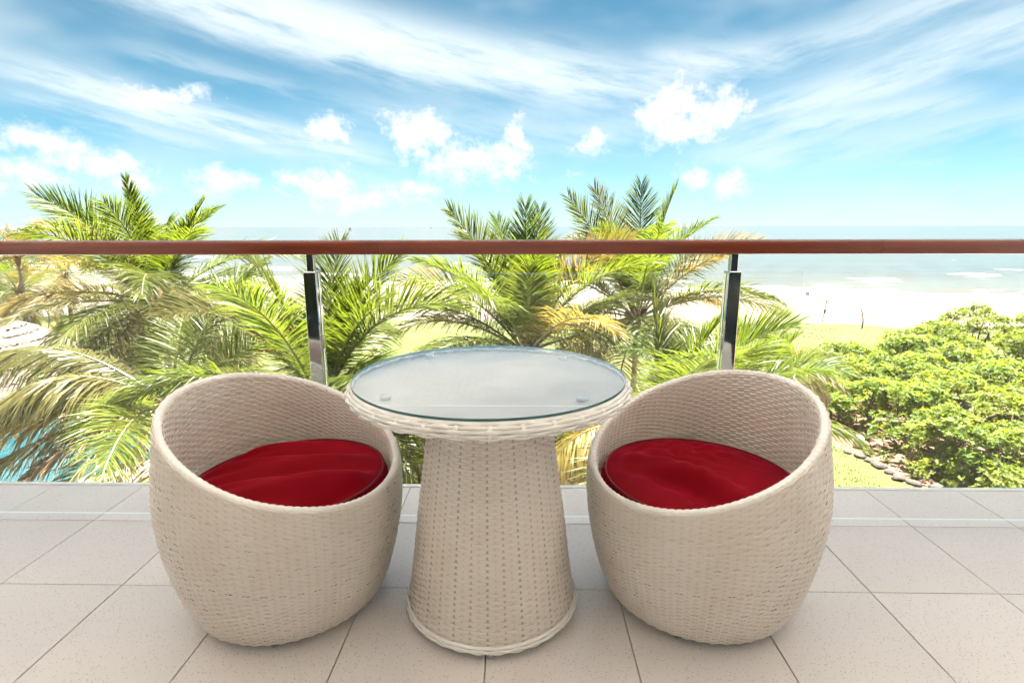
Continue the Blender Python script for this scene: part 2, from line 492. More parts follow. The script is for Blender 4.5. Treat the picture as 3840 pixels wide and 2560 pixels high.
M['skin'] = mat('skin', (.40, .24, .16), .6)[0]
M['cloth'] = mat('pink_cloth', (.55, .22, .22), .8)[0]
M['post_wood'] = noisy('weathered_post', ((.36, .25, .16), (.24, .16, .10)), 4, .9)


def pool_mat():
    m, w, b = mat('pool_water', (.05, .42, .50), .04)
    b.inputs['IOR'].default_value = 1.33
    p = geo(w)
    w.l.new(w.mix(w.maprange(w.noise(p, .25, 3), .3, .7), (.010, .050, .062), (.022, .070, .080)), b.inputs['Base Color'])
    bump(w, b, w.noise(p, 3.0, 3), .12, .05)
    return m


M['pool'] = pool_mat()


def sea_mat():
    m, w, b = mat('sea_water', (.1, .25, .24), .12)
    b.inputs['IOR'].default_value = 1.33; b.inputs['Specular IOR Level'].default_value = .30
    p = geo(w)
    at = w.node('ShaderNodeAttribute', attribute_name='shore'); fo = w.node('ShaderNodeAttribute', attribute_name='foam')
    s = at.outputs['Fac']
    deep = w.mix(w.maprange(s, 0, 1), (.084, .080, .066), (.042, .046, .043))
    streak = w.noise(w.vmath('MULTIPLY', p, (.010, .06, .0)), 1.0, 6, .6)
    deep = w.mix(w.maprange(streak, .40, .66, 0, .7), deep, (.052, .055, .050))
    n1 = w.noise(w.vmath('MULTIPLY', p, (.16, .42, 1)), 1.0, 8, .66)
    n2 = w.noise(w.vmath('MULTIPLY', p, (.05, .22, 1)), 1.0, 5, .6)
    foam = w.maprange(w.math('ADD', fo.outputs['Fac'], w.math('MULTIPLY', w.math('SUBTRACT', n1, .5), 1.5)), .42, .72)
    caps = w.math('MULTIPLY', w.maprange(n2, .72, .78), w.maprange(n1, .5, .6))
    foam = w.math('MAXIMUM', foam, w.math('MULTIPLY', caps, .7))
    w.l.new(w.mix(foam, deep, (.30, .30, .29)), b.inputs['Base Color'])
    w.l.new(w.maprange(foam, 0, 1, .16, .8), b.inputs['Roughness'])
    bump(w, b, w.noise(w.vmath('MULTIPLY', p, (.22, .7, 1)), 1.0, 5, .6), .5, .35)
    return m


M['sea'] = sea_mat()

# ------------------------------------------------------------------ terrain, sea
GZ = -11.0


def y_shore(x): return 120-.25*x+.0009*x*x*np.where(x < 0, 1, .6)+1.6*np.sin(x*.11)+2.2*np.sin(x*.037+1)


def y_grass(x): return 72.5-.06*x+1.2*np.sin(x*.21)+2.0*np.sin(x*.083+.7)+.5*np.sin(x*.77)


def grid_mesh(X, Y, Z, name, mats, smooth=True):
    n, m = X.shape
    i = np.arange(n-1)[:, None]; j = np.arange(m-1)[None]
    f = np.stack([i*m+j, i*m+j+1, (i+1)*m+j+1, (i+1)*m+j], -1).reshape(-1, 4)
    v = np.stack([X, Y, Z], -1).reshape(-1, 3)
    a, b_, c = v[f[0, 0]], v[f[0, 1]], v[f[0, 3]]
    if np.cross(b_-a, c-a)[2] < 0: f = f[:, ::-1]
    return mesh(name, v, [f], mats, smooth)


def build_terrain():
    xs = np.linspace(-420, 460, 221)
    rows = []
    t = np.concatenate([[-60, -20], np.linspace(0, 1, 60), [1.03, 1.1, 1.4, 2.2]])
    X = np.broadcast_to(xs, (len(t), len(xs))).copy(); Yg = y_grass(X)-3; Ys = y_shore(X)
    T = t[:, None]
    Yv = np.where(T < 0, Yg+T*1.6, Yg+(Ys-Yg)*np.maximum(T, 0))
    Z = GZ-.02-.62*np.clip(T, 0, 1)**1.5-4.0*np.maximum(T-1, 0)+0*X
    Z = Z+ np.where((T > 0) & (T < .95), .07*np.sin(X*.9+Yv*.3)*np.sin(Yv*.7-X*.2)+.05*np.sin(X*2.1-Yv*1.3), 0)
    me = grid_mesh(X, Yv, Z, 'beach', M['sand'])
    a = me.attributes.new('wet', 'FLOAT', 'POINT'); a.data.foreach_set('value', np.clip((T-.72)/.2+0*X, 0, 1).ravel().astype(np.float32))
    tag(add('beach', me), kind='structure')
    xs = np.linspace(-160, 180, 341); t = np.linspace(0, 1, 60)**.7
    X = np.broadcast_to(xs, (len(t), len(xs))).copy(); Yv = 2+(y_grass(X)-2)*t[:, None]
    Z = GZ+.004+.10*(np.sin(X*.35)*np.sin(Yv*.28+1)+1)*np.clip((Yv-34)/20, 0, 1)
    Z[-1] = GZ-.06
    tag(add('lawn', grid_mesh(X, Yv, Z, 'lawn', M['lawn'])), kind='structure')
    # sea
    st = [-14]
    while st[-1] < 60000:
        q = st[-1]; st.append(q+(.55 if q < 40 else max(.55, (q-40)*.055+.55)))
    st = np.array(st); u = np.linspace(-1, 1, 321)
    base = 140+st[:, None]
    X = u[None]*base*1.75
    Xc = np.clip(X, -300, 330)
    Yv = y_shore(Xc)+st[:, None]
    nz = lambda a, b_, c, ph: np.sin(Xc*a+ph)+.7*np.sin(Xc*b_+ph*2.3)+.5*np.sin(Xc*c+ph*.7)
    Sx = st[:, None]+.9*nz(.05, .13, .31, .4)
    Z = np.full_like(X, -11.6); foam = np.zeros_like(X)
    swash = np.clip((9.0+2.2*nz(.09, .23, .5, 2.2)-Sx)/4.0, 0, 1); foam = np.maximum(foam, .72*swash)
    for (c, h, wd, ph, thr) in ((9.5, .55, 1.5, .3, -.1), (15, .6, 1.6, 1.9, .2), (24, .5, 1.9, 4.1, .7), (36, .4, 2.2, 2.7, .9), (52, .4, 3, 5.2, 1.0), (75, .35, 4, .9, 1.1)):
        cc = Sx-c-1.2*nz(.03, .08, .19, ph)
        amp = np.clip(nz(.045, .11, .27, ph*1.7)-thr+.6, 0, 1.6)/1.6
        Z += h*amp*np.exp(-(cc/wd)**2)*np.where(cc < 0, 1, .8)
        foam = np.maximum(foam, np.clip(amp*1.25-.25, 0, 1)*np.exp(-((cc+wd*.9)/(wd*.9))**2)*.95)
        foam = np.maximum(foam, .5*np.clip(amp*1.2-.4, 0, 1)*((cc < 0) & (cc > -5)))
    far = np.clip(1-st[:, None]/900, 0, 1)
    Z += far*(.05*np.sin(Yv*.9+.4*np.sin(X*.13))+.04*np.sin(X*.5+Yv*.6))
    me = grid_mesh(X, Yv, Z, 'sea', M['sea'])
    a = me.attributes.new('foam', 'FLOAT', 'POINT'); a.data.foreach_set('value', foam.ravel().astype(np.float32))
    a = me.attributes.new('shore', 'FLOAT', 'POINT')
    a.data.foreach_set('value', np.clip(np.broadcast_to(st[:, None], X.shape)/85, 0, 1).ravel().astype(np.float32))
    tag(add('sea', me), kind='structure')
    # far headland with its town, on the left of the bay
    n = 60; xs = np.linspace(-7200, -4150, n); mb = MB()
    h = 14+26*np.abs(np.sin(np.linspace(0, 5.2, n)))*np.linspace(1, .35, n)+6*np.sin(np.linspace(0, 23, n))
    h[-1] = 1
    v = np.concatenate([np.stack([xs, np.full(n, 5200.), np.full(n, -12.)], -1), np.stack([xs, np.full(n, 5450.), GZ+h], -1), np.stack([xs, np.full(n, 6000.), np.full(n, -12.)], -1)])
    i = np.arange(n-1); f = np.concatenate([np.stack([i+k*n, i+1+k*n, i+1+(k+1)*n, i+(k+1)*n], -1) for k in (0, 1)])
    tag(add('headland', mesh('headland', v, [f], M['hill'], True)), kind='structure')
    for k in range(9):
        x = -5150+k*95+random.uniform(-30, 30); wd = random.uniform(16, 34); hh = random.uniform(7, 13)
        t = empty('house', (x, 5170, -11.5))
        tag(t, 'tiny white house on the far headland across the bay', 'house', 'houses on the far headland')
        MB().box((-wd/2, 0, 0), (wd/2, 12, hh)).build('wall', M['white'], t)
        MB().raw([(-wd/2-1, -1, hh), (wd/2+1, -1, hh), (wd/2+1, 13, hh), (-wd/2-1, 13, hh), (-wd/2, 6, hh+4), (wd/2, 6, hh+4)],
                 [(0, 1, 5, 4), (2, 3, 4, 5)], [(1, 2, 5), (3, 0, 4)]).build('roof', M['roof_tile'], t)


build_terrain()

# garden: soil bed, pool
def poly(name, pts, z, m, kind='structure'):
    pts = np.asarray(pts, float); v = np.c_[pts, np.full(len(pts), z)]
    return tag(add(name, mesh(name, v, [np.arange(len(pts))[None]], m)), kind=kind)


poly('added_bounce_paving', [(-34, 1.5), (34, 1.5), (30, 12), (17, 18.5), (0, 20.5), (-15, 20.5), (-34, 19.5)], GZ+.02, M['bounce_paving'])  # unseen pale sheet added to bounce sunlight up to the balcony ceiling
poly('soil_bed', [(17.9, 34), (18.3, 32), (17.9, 29.4), (18.35, 28.7), (18.6, 27.2), (18.5, 25.8), (18.8, 24.8), (20.2, 23.3), (21, 21), (23, 18), (34, 16), (66, 18), (72, 40), (60, 54), (46, 52), (38, 47), (30, 42), (23, 37)], GZ+.02, M['soil'])
poly('pool_deck', [(-44, 21), (-30, 21.5), (-23, 22.5), (-18.6, 25), (-17.6, 29), (-18.2, 34), (-21, 36.2), (-30, 36.5), (-44, 36)], GZ+.03, M['deck'])
poly('pool_water', [(-44, 22.5), (-30, 23.2), (-24, 24.2), (-20.4, 26), (-19.3, 29), (-20, 32.5), (-23, 33.8), (-30, 34.2), (-44, 34)], GZ+.06, M['pool'])
poly('path', [(-25, 36.9), (-19, 36.6), (-14, 42), (-8, 52), (-5, 66), (-8, 66), (-12, 53), (-18, 43.5), (-25, 40)], GZ+.03, M['sand_dry'])

# ------------------------------------------------------------------ balcony
BROT = R(-0.6)
TILE = .4135


def build_balcony():
    fl = empty('balcony_floor', (0, 0, 0), BROT); tag(fl, kind='structure')
    MB().box((-4.6, -1.5, -.28), (4.6, 2.372, -.008)).build('slab', M['grout'], fl)
    rows = [2.050-TILE*k for k in range(1, 8)]
    g = .0018
    tm = {}
    for j, y0 in enumerate([2.050]+rows):
        y1 = 2.360 if j == 0 else y0+TILE
        dy = y1-y0
        key = round(dy, 4)
        if key not in tm:
            tm[key] = MB().box((g, g, -.007), (TILE-g, dy-g, 0), .0012).mesh('floor_tile', M['tile'])
        for i in range(-10, 10):
            x0 = -.100+i*TILE
            add('floor_tile', tm[key], fl, (x0, y0, random.uniform(-.0003, .0003)))
    MB().box((-4.5, 2.3625, -.30), (4.5, 2.388, .004), .003).build('edge_trim', M['alu'], fl)
    # ceiling, back wall and dark doors of the building behind the camera
    c = tag(empty('ceiling', (0, 0, 0), BROT), kind='structure')
    MB().box((-5, -1.55, 2.75), (5, 3.24, 3.0)).build('ceiling_slab', M['plaster'], c)
    w = tag(empty('back_wall', (0, 0, 0), BROT), kind='structure')
    MB().box((-5, -.80, -.28), (5, -.55, 2.749)).build('wall_panel', M['plaster'], w)
    for x0, x1 in ((-2.30, -1.30), (1.30, 2.30)):
        MB().box((x0, -.547, .02), (x1, -.51, 2.3), .004).build('door_panel', M['door'], w)

    rl = empty('balcony_railing', (-.034, 0, 0), BROT)
    tag(rl, 'glass balcony railing with polished steel posts and a brown wooden handrail', 'railing')
    # handrail: rounded rectangle profile, in butted lengths
    yc, z0, z1, hw, rr = 2.066, 1.0735, 1.1245, .036, .013
    prof = []
    for (cy, cz, a0) in ((yc+hw-rr, z1-rr, 0), (yc-hw+rr, z1-rr, 90), (yc-hw+.006, z0+.006, 180), (yc+hw-.006, z0+.006, 270)):
        r_ = rr if a0 < 180 else .006
        for a in np.linspace(a0, a0+90, 6): prof.append((cy+r_*cos(R(a)), cz+r_*sin(R(a))))
    prof = np.array(prof); n = len(prof)
    for x0, x1 in ((-4.4, -1.92), (-1.9188, -.4867), (-.4855, 1.32), (1.3212, 4.4)):
        L = x1-x0
        v = np.concatenate([np.c_[np.zeros(n), prof], np.c_[np.full(n, L), prof]])
        j = np.arange(n); f = np.stack([j, (j+1) % n, n+(j+1) % n, n+j], -1)[:, ::-1]
        me = mesh('handrail', v, [f, np.arange(n)[None], np.arange(n, 2*n)[None, ::-1]], M['wood'], True)
        autosmooth(me); add('handrail', me, rl, (x0, 0, 0))
    py0, py1 = 2.030, 2.082
    for x0, x1 in ((-2.48, -2.431), (-.772, -.723), (.777, .826), (2.45, 2.499)):
        p = MB().box((x0, py0, 0.0), (x1, py1, 1.012), .003).build('post', M['steel'], rl)
        xm = (x0+x1)/2
        MB().box((xm-.0135, 2.044, 1.0125), (xm+.0135, 2.071, 1.0732), .0015).build('stub', M['steel'], p)
        for sx in (-1, 1):
            xx = xm+sx*.0265
            for zz in (.18, .72):
                MB().box((xx-.002, 2.043, zz), (xx+.002, 2.069, zz+.05), .0008).build('glass_clamp', M['steel'], p)
    # panes between the posts
    for (x0, x1, zt) in ((-2.43, -.774, 1.012), (-.7215, .7755, 1.004), (.8275, 2.449, 1.011), (2.5, 4.3, 1.011), (-4.3, -2.482, 1.012)):
        yA, yB, zb = 2.051, 2.061, .030
        v = [(x0, yA, zb), (x1, yA, zb), (x1, yB, zb), (x0, yB, zb), (x0, yA, zt), (x1, yA, zt), (x1, yB, zt), (x0, yB, zt)]
        f = [(0, 3, 2, 1), (4, 5, 6, 7), (0, 1, 5, 4), (1, 2, 6, 5), (2, 3, 7, 6), (3, 0, 4, 7)]
        add('glass_pane', mesh('glass_pane', v, [f], [M['pane'], M['pane_edge']], False, [1, 1, 0, 1, 0, 1]), rl)


build_balcony()

# ------------------------------------------------------------------ wicker weaving
def weave(P, rows, s0, s1, Ns, A, th, sub=3, over=1.0, jit=.0006):
    """rings of flat strands woven in and out of Ns stakes. P(s, phi) -> r, z"""
    n = Ns*sub; ph = np.linspace(0, 2*pi, n, endpoint=False)
    ss = s0+(np.arange(rows)+.5)/rows*(s1-s0); ds = (s1-s0)/rows
    Sg, Ph = np.meshgrid(ss, ph, indexing='ij')
    r, z = P(Sg, Ph); ra, za = P(Sg-ds*.5*over, Ph); rb, zb = P(Sg+ds*.5*over, Ph)
    tr, tz = rb-ra, zb-za; ln = np.sqrt(tr**2+tz**2)+1e-9
    nr, nz_ = tz/ln, -tr/ln
    k = np.arange(rows)[:, None]
    wv = np.cos(Ns/2*Ph+pi*k)
    off = A*np.sign(wv)*np.abs(wv)**.7+rng.normal(0, jit, (rows, 1))+rng.normal(0, jit*.5, (rows, n))
    cx, sx = np.cos(Ph), np.sin(Ph)

    def pt(rr, zz): return np.stack([rr*cx, rr*sx, zz], -1)
    r0, z0 = r+nr*off, z+nz_*off
    q = [pt(r0+tr*a_+nr*th*b_, z0+tz*a_+nz_*th*b_) for a_, b_ in ((-.5, 0), (-.30, .45), (.30, .45), (.5, 0), (.30, -.45), (-.30, -.45))]
    v = np.stack(q, 2)                      # rows, n, 6, 3
    kk = np.arange(rows)[:, None, None]*n*6; j = np.arange(n)[None, :, None]; j2 = (j+1) % n
    c = np.arange(6)[None, None]; c2 = (c+1) % 6
    f = np.stack([kk+j*6+c, kk+j2*6+c, kk+j2*6+c2, kk+j*6+c2], -1).reshape(-1, 4)
    return v.reshape(-1, 3), f


def stakes(P, s0, s1, Ns, wd, m=24, phase=0.0):
    s = np.linspace(s0, s1, m); out = []
    ph = (np.arange(Ns)+phase)/Ns*2*pi
    Sg, Ph = np.meshgrid(s, ph, indexing='ij')
    r, z = P(Sg, Ph)
    vs = []
    for d, o in ((-wd/2, 0), (0, .0012), (wd/2, 0)):
        a = Ph+d/np.maximum(r, .02)
        vs.append(np.stack([(r+o)*np.cos(a), (r+o)*np.sin(a), z], -1))
    v = np.stack(vs, 2)                     # m, Ns, 3, 3
    i = np.arange(m-1)[:, None, None]; k = np.arange(Ns)[None, :, None]; c = np.arange(2)[None, None]
    g = lambda ii, cc: (ii*Ns+k)*3+cc
    f = np.stack([g(i, c), g(i, c+1), g(i+1, c+1), g(i+1, c)], -1).reshape(-1, 4)
    return v.reshape(-1, 3), f


RZ = np.array([0, .03, .1, .2, .3, .4, .5, .6, .7, .8]); RR = np.array([.262, .283, .313, .3390, .3550, .3580, .348, .3345, .325, .322])
RP = np.polyfit(RZ, RR, 6)
RIM = lambda p: .5591-.1323*np.cos(p)-.006*np.cos(2*p)
Z0 = .028


def P_out(s, p):
    z = Z0+(RIM(p)-.012-Z0)*s
    return np.polyval(RP, z), z


def P_in(s, p):
    z = .30+(RIM(p)-.012-.30)*s
    return np.polyval(RP, z)-.024-.004*(1-s), z


def build_chair():
    t = empty('wicker_chair')
    v, f = weave(P_out, 62, 0, 1.018, 96, .0016, .0030, over=1.20)
    tag(add('outer_weave', mesh('outer_weave', v, [f], M['wicker'], True), t), kind='stuff')
    v, f = weave(P_in, 38, 0, 1.018, 92, .0022, .0032, over=1.2)
    tag(add('inner_weave', mesh('inner_weave', v, [f], M['wicker_inner_lit'], True), t), kind='stuff')
    a = stakes(P_out, 0, 1, 96, .006); b = stakes(P_in, 0, 1, 92, .006, 14)
    ka = (a[0].reshape(24, 96, 3, 3)); fa = np.zeros(96*2*23, int)
    tag(add('stake', mesh('stake', np.vstack([a[0], b[0]]), [a[1], b[1]+len(a[0])], [M['stake'], M['stake_tan']], True, np.concatenate([fa, np.zeros(len(b[1]), int)])), t), kind='stuff')
    # hidden metal frame between the two skins
    mb = MB()
    for k in range(10):
        p = k/10*2*pi+.2; s = np.linspace(.0, .98, 14); r, z = P_out(s, p); r = r-.0095
        mb.tube(np.stack([r*np.cos(p), r*np.sin(p), z], -1), .0065, 6)
    ph = np.linspace(0, 2*pi, 60, endpoint=False)
    for s in (.02, .22, .42, .62, .82):
        r, z = P_out(np.full(60, s), ph); r = r-.0085
        mb.tube(np.stack([r*np.cos(ph), r*np.sin(ph), z], -1), .005, 6, closed=True)
    mb.build('frame', M['frame'], t, True)
    # bound rim: two rolled strands with slanting wraps
    n = 900; ph = np.linspace(0, 2*pi, n, endpoint=False); zr = RIM(ph); rc = np.polyval(RP, zr)-.0115
    base = np.stack([rc*np.cos(ph), rc*np.sin(ph), zr-.006], -1)
    m = 12; an = np.linspace(0, 2*pi, m, endpoint=False)
    PH, AN = np.meshgrid(ph, an, indexing='ij')
    wr = np.abs(np.sin(112*PH*.5+AN*1.0)); rad = .0110*(1+.20*wr**.7-.12+.06*np.sin(7*PH))
    er = np.stack([np.cos(PH), np.sin(PH), 0*PH], -1); ez = np.array([0, 0, 1.])
    v = base[:, None]+(rad*np.cos(AN))[..., None]*er*1.02+(rad*.92*np.sin(AN))[..., None]*ez
    i = np.arange(n)[:, None]; j = np.arange(m)[None]
    f = np.stack([i*m+j, ((i+1) % n)*m+j, ((i+1) % n)*m+(j+1) % m, i*m+(j+1) % m], -1).reshape(-1, 4)
    add('rim_binding', mesh('rim_binding', v.reshape(-1, 3), [f], M['wicker_rim'], True), t)
    MB().lathe([(.001, .325), (.322, .325), (.322, .30), (.001, .30)], 64).build('seat_board', M['wicker_rim'], t)
    MB().lathe([(.001, .022), (.262, .022), (.272, .036), (.001, .037)], 64).build('base_ring', M['wicker_rim'], t)
    for k in range(4):
        p = k*pi/2+.55
        MB().lathe([(.001, 0), (.0125, 0), (.014, .004), (.0135, .022), (.001, .0235)], 16, (.247*cos(p), .247*sin(p), 0)).build('foot', M['steel'], t, True)
    return t


def copy_tree(o, parent=None):
    c = o.copy(); COL.objects.link(c)
    if parent: c.parent = parent
    for ch in list(o.children): copy_tree(ch, c)
    return c


GRP = 'white wicker tub chairs at the table'
ch = build_chair()
tag(ch, 'white wicker tub chair left of the round table, its high back to the left', 'chair', GRP)
ch.location = (-.730, 1.626, 0); ch.rotation_euler = (0, 0, R(-22.8))
ch2 = copy_tree(ch); ch2['label'] = 'white wicker tub chair right of the round table, near the broadleaf shrubs'
ch2.location = (.5855, 1.640, 0); ch2.rotation_euler = (0, 0, R(-149.7))


def cushion(cx, cy, rz, label, kind, tilt):
    R0, zb, h = .290, .332, .074
    n, m = 120, 40
    ph = np.linspace(0, 2*pi, n, endpoint=False)
    q = np.linspace(0, 1, m)
    Q, PH = np.meshgrid(q, ph, indexing='ij')
    # profile: top from the centre to the seam, then the side wall
    rtop = np.minimum(Q/.8, 1)
    rr = R0*np.where(Q < .8, rtop, 1+.055*np.sin((Q-.8)/.2*pi)**.8)
    edge = np.clip((1-rtop)/.16, 0, 1); edge = edge*edge*(3-2*edge)
    z = np.where(Q < .8, h+.034*(1-rtop**2.6), h*(1-(Q-.8)/.2))
    x, y = rr*np.cos(PH), rr*np.sin(PH)
    c, s = cos(-rz), sin(-rz); wx = x; wy = y
    if kind == 0:      # long pulled creases running across
        u = wx*.92+wy*.38; d = -wx*.38+wy*.92
        wv = .0098*np.sin(d*40+2.0*np.sin(u*6))*np.exp(-((u-.02)/.22)**2)+.0026*np.sin(d*88+1.5*np.sin(u*9+1))*np.clip(.6-u*2.2, 0, 1)
        wv += .012*np.exp(-((d+.16)/.05)**2)*np.clip(u*3+.5, 0, 1)-.012*np.exp(-((d+.235)/.03)**2)
    else:              # one deep fold and a few pinches
        u = wx*.70-wy*.72; d = wx*.72+wy*.70
        wv = .017*np.exp(-((d+.075+.25*np.abs(u)*u)/.035)**2)*np.exp(-((u-.03)/.17)**2)-.016*np.exp(-((d+.145)/.04)**2)*np.exp(-((u-.05)/.2)**2)
        wv += .0050*np.sin(wx*40+3*np.sin(wy*16))*np.sin(wy*52+wx*14)*np.exp(-(((wx+.03)/.16)**2+((wy-.12)/.13)**2))*1.6
        wv += .0012*np.sin(wx*75-wy*38+2*np.sin(wx*20))
    z = z+wv*edge*1.9
    v = np.stack([x, y, z], -1).reshape(-1, 3)
    i = np.arange(m-1)[:, None]; j = np.arange(n)[None]; j2 = (j+1) % n
    f = np.stack([i*n+j, (i+1)*n+j, (i+1)*n+j2, i*n+j2], -1).reshape(-1, 4)
    f = np.vstack([f])
    t = empty('seat_cushion', (cx, cy, zb)); t.rotation_euler = (R(tilt[0]), R(tilt[1]), 0)
    tag(t, label, 'cushion', 'red seat cushions in the chairs')
    add('cover', mesh('cover', v, [f], M['velvet'], True), t)
    for zz in (h+.001, .004):
        MB().tube(np.stack([(R0+.002)*np.cos(ph), (R0+.002)*np.sin(ph), np.full(n, zz)], -1), .0042, 8, closed=True).build('piping', M['piping'], t, True)
    return t


cushion(-.715, 1.622, 0, 'round red velvet cushion with long creases, in the left wicker chair', 0, (0.8, -2.2))
cushion(.572, 1.632, 0, 'round red velvet cushion with one slanting fold, in the right wicker chair', 1, (0.8, 1.4))


def build_table():
    cx, cy = -.080, 1.584
    t = empty('wicker_table', (cx, cy, 0))
    tag(t, 'round white wicker table on a tapering drum base with a clear glass top', 'table')
    P = lambda s, p: (.258-.088*s**.92+.004*np.sin(s*pi)+0*p, .030+.670*s+0*p)
    v, f = weave(P, 76, 0, 1, 64, .0017, .0030, 4, 1.14)
    tag(add('base_weave', mesh('base_weave', v, [f], M['wicker'], True), t), kind='stuff')
    a = stakes(P, 0, 1, 64, .0065)
    tag(add('stake', mesh('stake', a[0], [a[1]], [M['stake_tan'], M['stake_grey'], M['stake']], True, np.tile(np.repeat(np.where(np.arange(64) % 4 == 0, 1, np.where(np.arange(64) % 2 == 0, 0, 2)), 2), 23)), t), kind='stuff')
    mb = MB()
    for k in range(16):
        p = (k+.37)/16*2*pi; s = np.linspace(0, 1, 8); r, z = P(s, p); r = r-.0095
        mb.tube(np.stack([r*cos(p), r*sin(p), z], -1), .006, 6)
    ph = np.linspace(0, 2*pi, 48, endpoint=False)
    for s in (.02, .34, .68, .97):
        r, z = P(np.full(48, s), ph); mb.tube(np.stack([(r-.012)*np.cos(ph), (r-.012)*np.sin(ph), z], -1), .005, 6, closed=True)
    mb.build('frame', M['frame'], t, True)
    PB = lambda s, p: (.259+.0085*np.sin(pi*s)+0*p, .020+.026*s+0*p)
    v, f = weave(PB, 3, 0, 1, 60, .0015, .006, 4); add('base_band', mesh('base_band', v, [f], M['wicker_rim'], True), t)
    # woven edge of the top: a rounded band of broad strands
    def PE(s, p):
        a = -1.25+s*2.75
        return .388+.0195*np.cos(a)+0*p, .7185+.0185*np.sin(a)+0*p
    v, f = weave(PE, 5, 0, 1, 66, .0024, .007, 5, 1.02)
    add('top_rim', mesh('top_rim', v, [f], M['wicker_rim'], True), t)
    v, f = stakes(PE, .02, .98, 33, .010, 10)
    v = v.reshape(10, 33, 3, 3)[:, 0]*np.array([1.006, 1.006, 1])
    i = np.arange(9)[:, None]*3; c = np.arange(2)[None]
    wm = mesh('rim_wrap', v.reshape(-1, 3), [np.stack([i+c, i+c+1, i+3+c+1, i+3+c], -1).reshape(-1, 4)], M['wicker_rim'], True)
    for k in range(33): add('rim_wrap', wm, t, (0, 0, 0), (0, 0, k/33*2*pi))
    MB().lathe([(.150, .694), (.392, .700), (.396, .708), (.150, .712)], 72).build('underside', M['wicker_rim'], t, True)
    # flat basket weave under the glass
    n = 84; pitch = .0094; vs = []; fs = []; off = 0
    for k in range(n):
        y = (k-n/2+.5)*pitch; xm = math.sqrt(max(.392**2-y*y, 0))
        if xm < .02: continue
        N = max(6, int(2*xm/.0055)); x = np.linspace(-xm, xm, N)
        z = .7285+.0007*np.cos(x*pi/.021+pi*k)
        v = np.stack([np.stack([x, np.full(N, y-pitch*.49), z-.0004], -1), np.stack([x, np.full(N, y), z+.0003], -1), np.stack([x, np.full(N, y+pitch*.49), z-.0004], -1)], 1)
        i = np.arange(N-1)[:, None]; c = np.arange(2)[None]
        fs.append(np.stack([i*3+c, (i+1)*3+c, (i+1)*3+c+1, i*3+c+1], -1).reshape(-1, 4)+off); vs.append(v.reshape(-1, 3)); off += N*3
    tag(add('top_weave', mesh('top_weave', np.vstack(vs), [np.vstack(fs)], M['wicker_rim'], True), t), kind='stuff')
    MB().lathe([(.001, .722), (.391, .722), (.391, .719), (.001, .719)], 64).build('top_board', M['wicker_rim'], t)
    for k in range(4):
        p = -pi/2+.03+k*pi/2
        MB().lathe([(.001, 0), (.0125, 0), (.014, .004), (.0135, .020), (.001, .0205)], 16, (.243*cos(p), .243*sin(p), 0)).build('foot', M['steel'], t, True)
    # glass disc: separate sheet that rests on four pads
    prof = np.array([(.001, .742), (.3932, .742), (.394, .7428), (.394, .7482), (.3932, .749), (.001, .749)])
    mb = MB().lathe(prof, 128); v, f = mb.data()
    f = [x for x in f]; nf = len(f[0]); mi = np.zeros(nf, int); mi[128:128*4] = 1
    g = tag(add('glass_top', mesh('glass_top', v, f, [M['table_glass'], M['glass_edge']], True, mi), None, (cx, cy, 0)),
            'round clear glass sheet with a green edge lying on the wicker table', 'glass top')
    autosmooth(g.data, 30)
    for (x, y) in ((-.345, 1.395), (.170, 1.383), (-.30, 1.862), (.155, 1.838)):
        MB().lathe([(.001, .7325), (.015, .7325), (.015, .7415), (.013, .7415), (.012, .737), (.001, .737)], 24, (x-cx, y-cy, 0)).build('pad', M['pad'], g, True)


build_table()

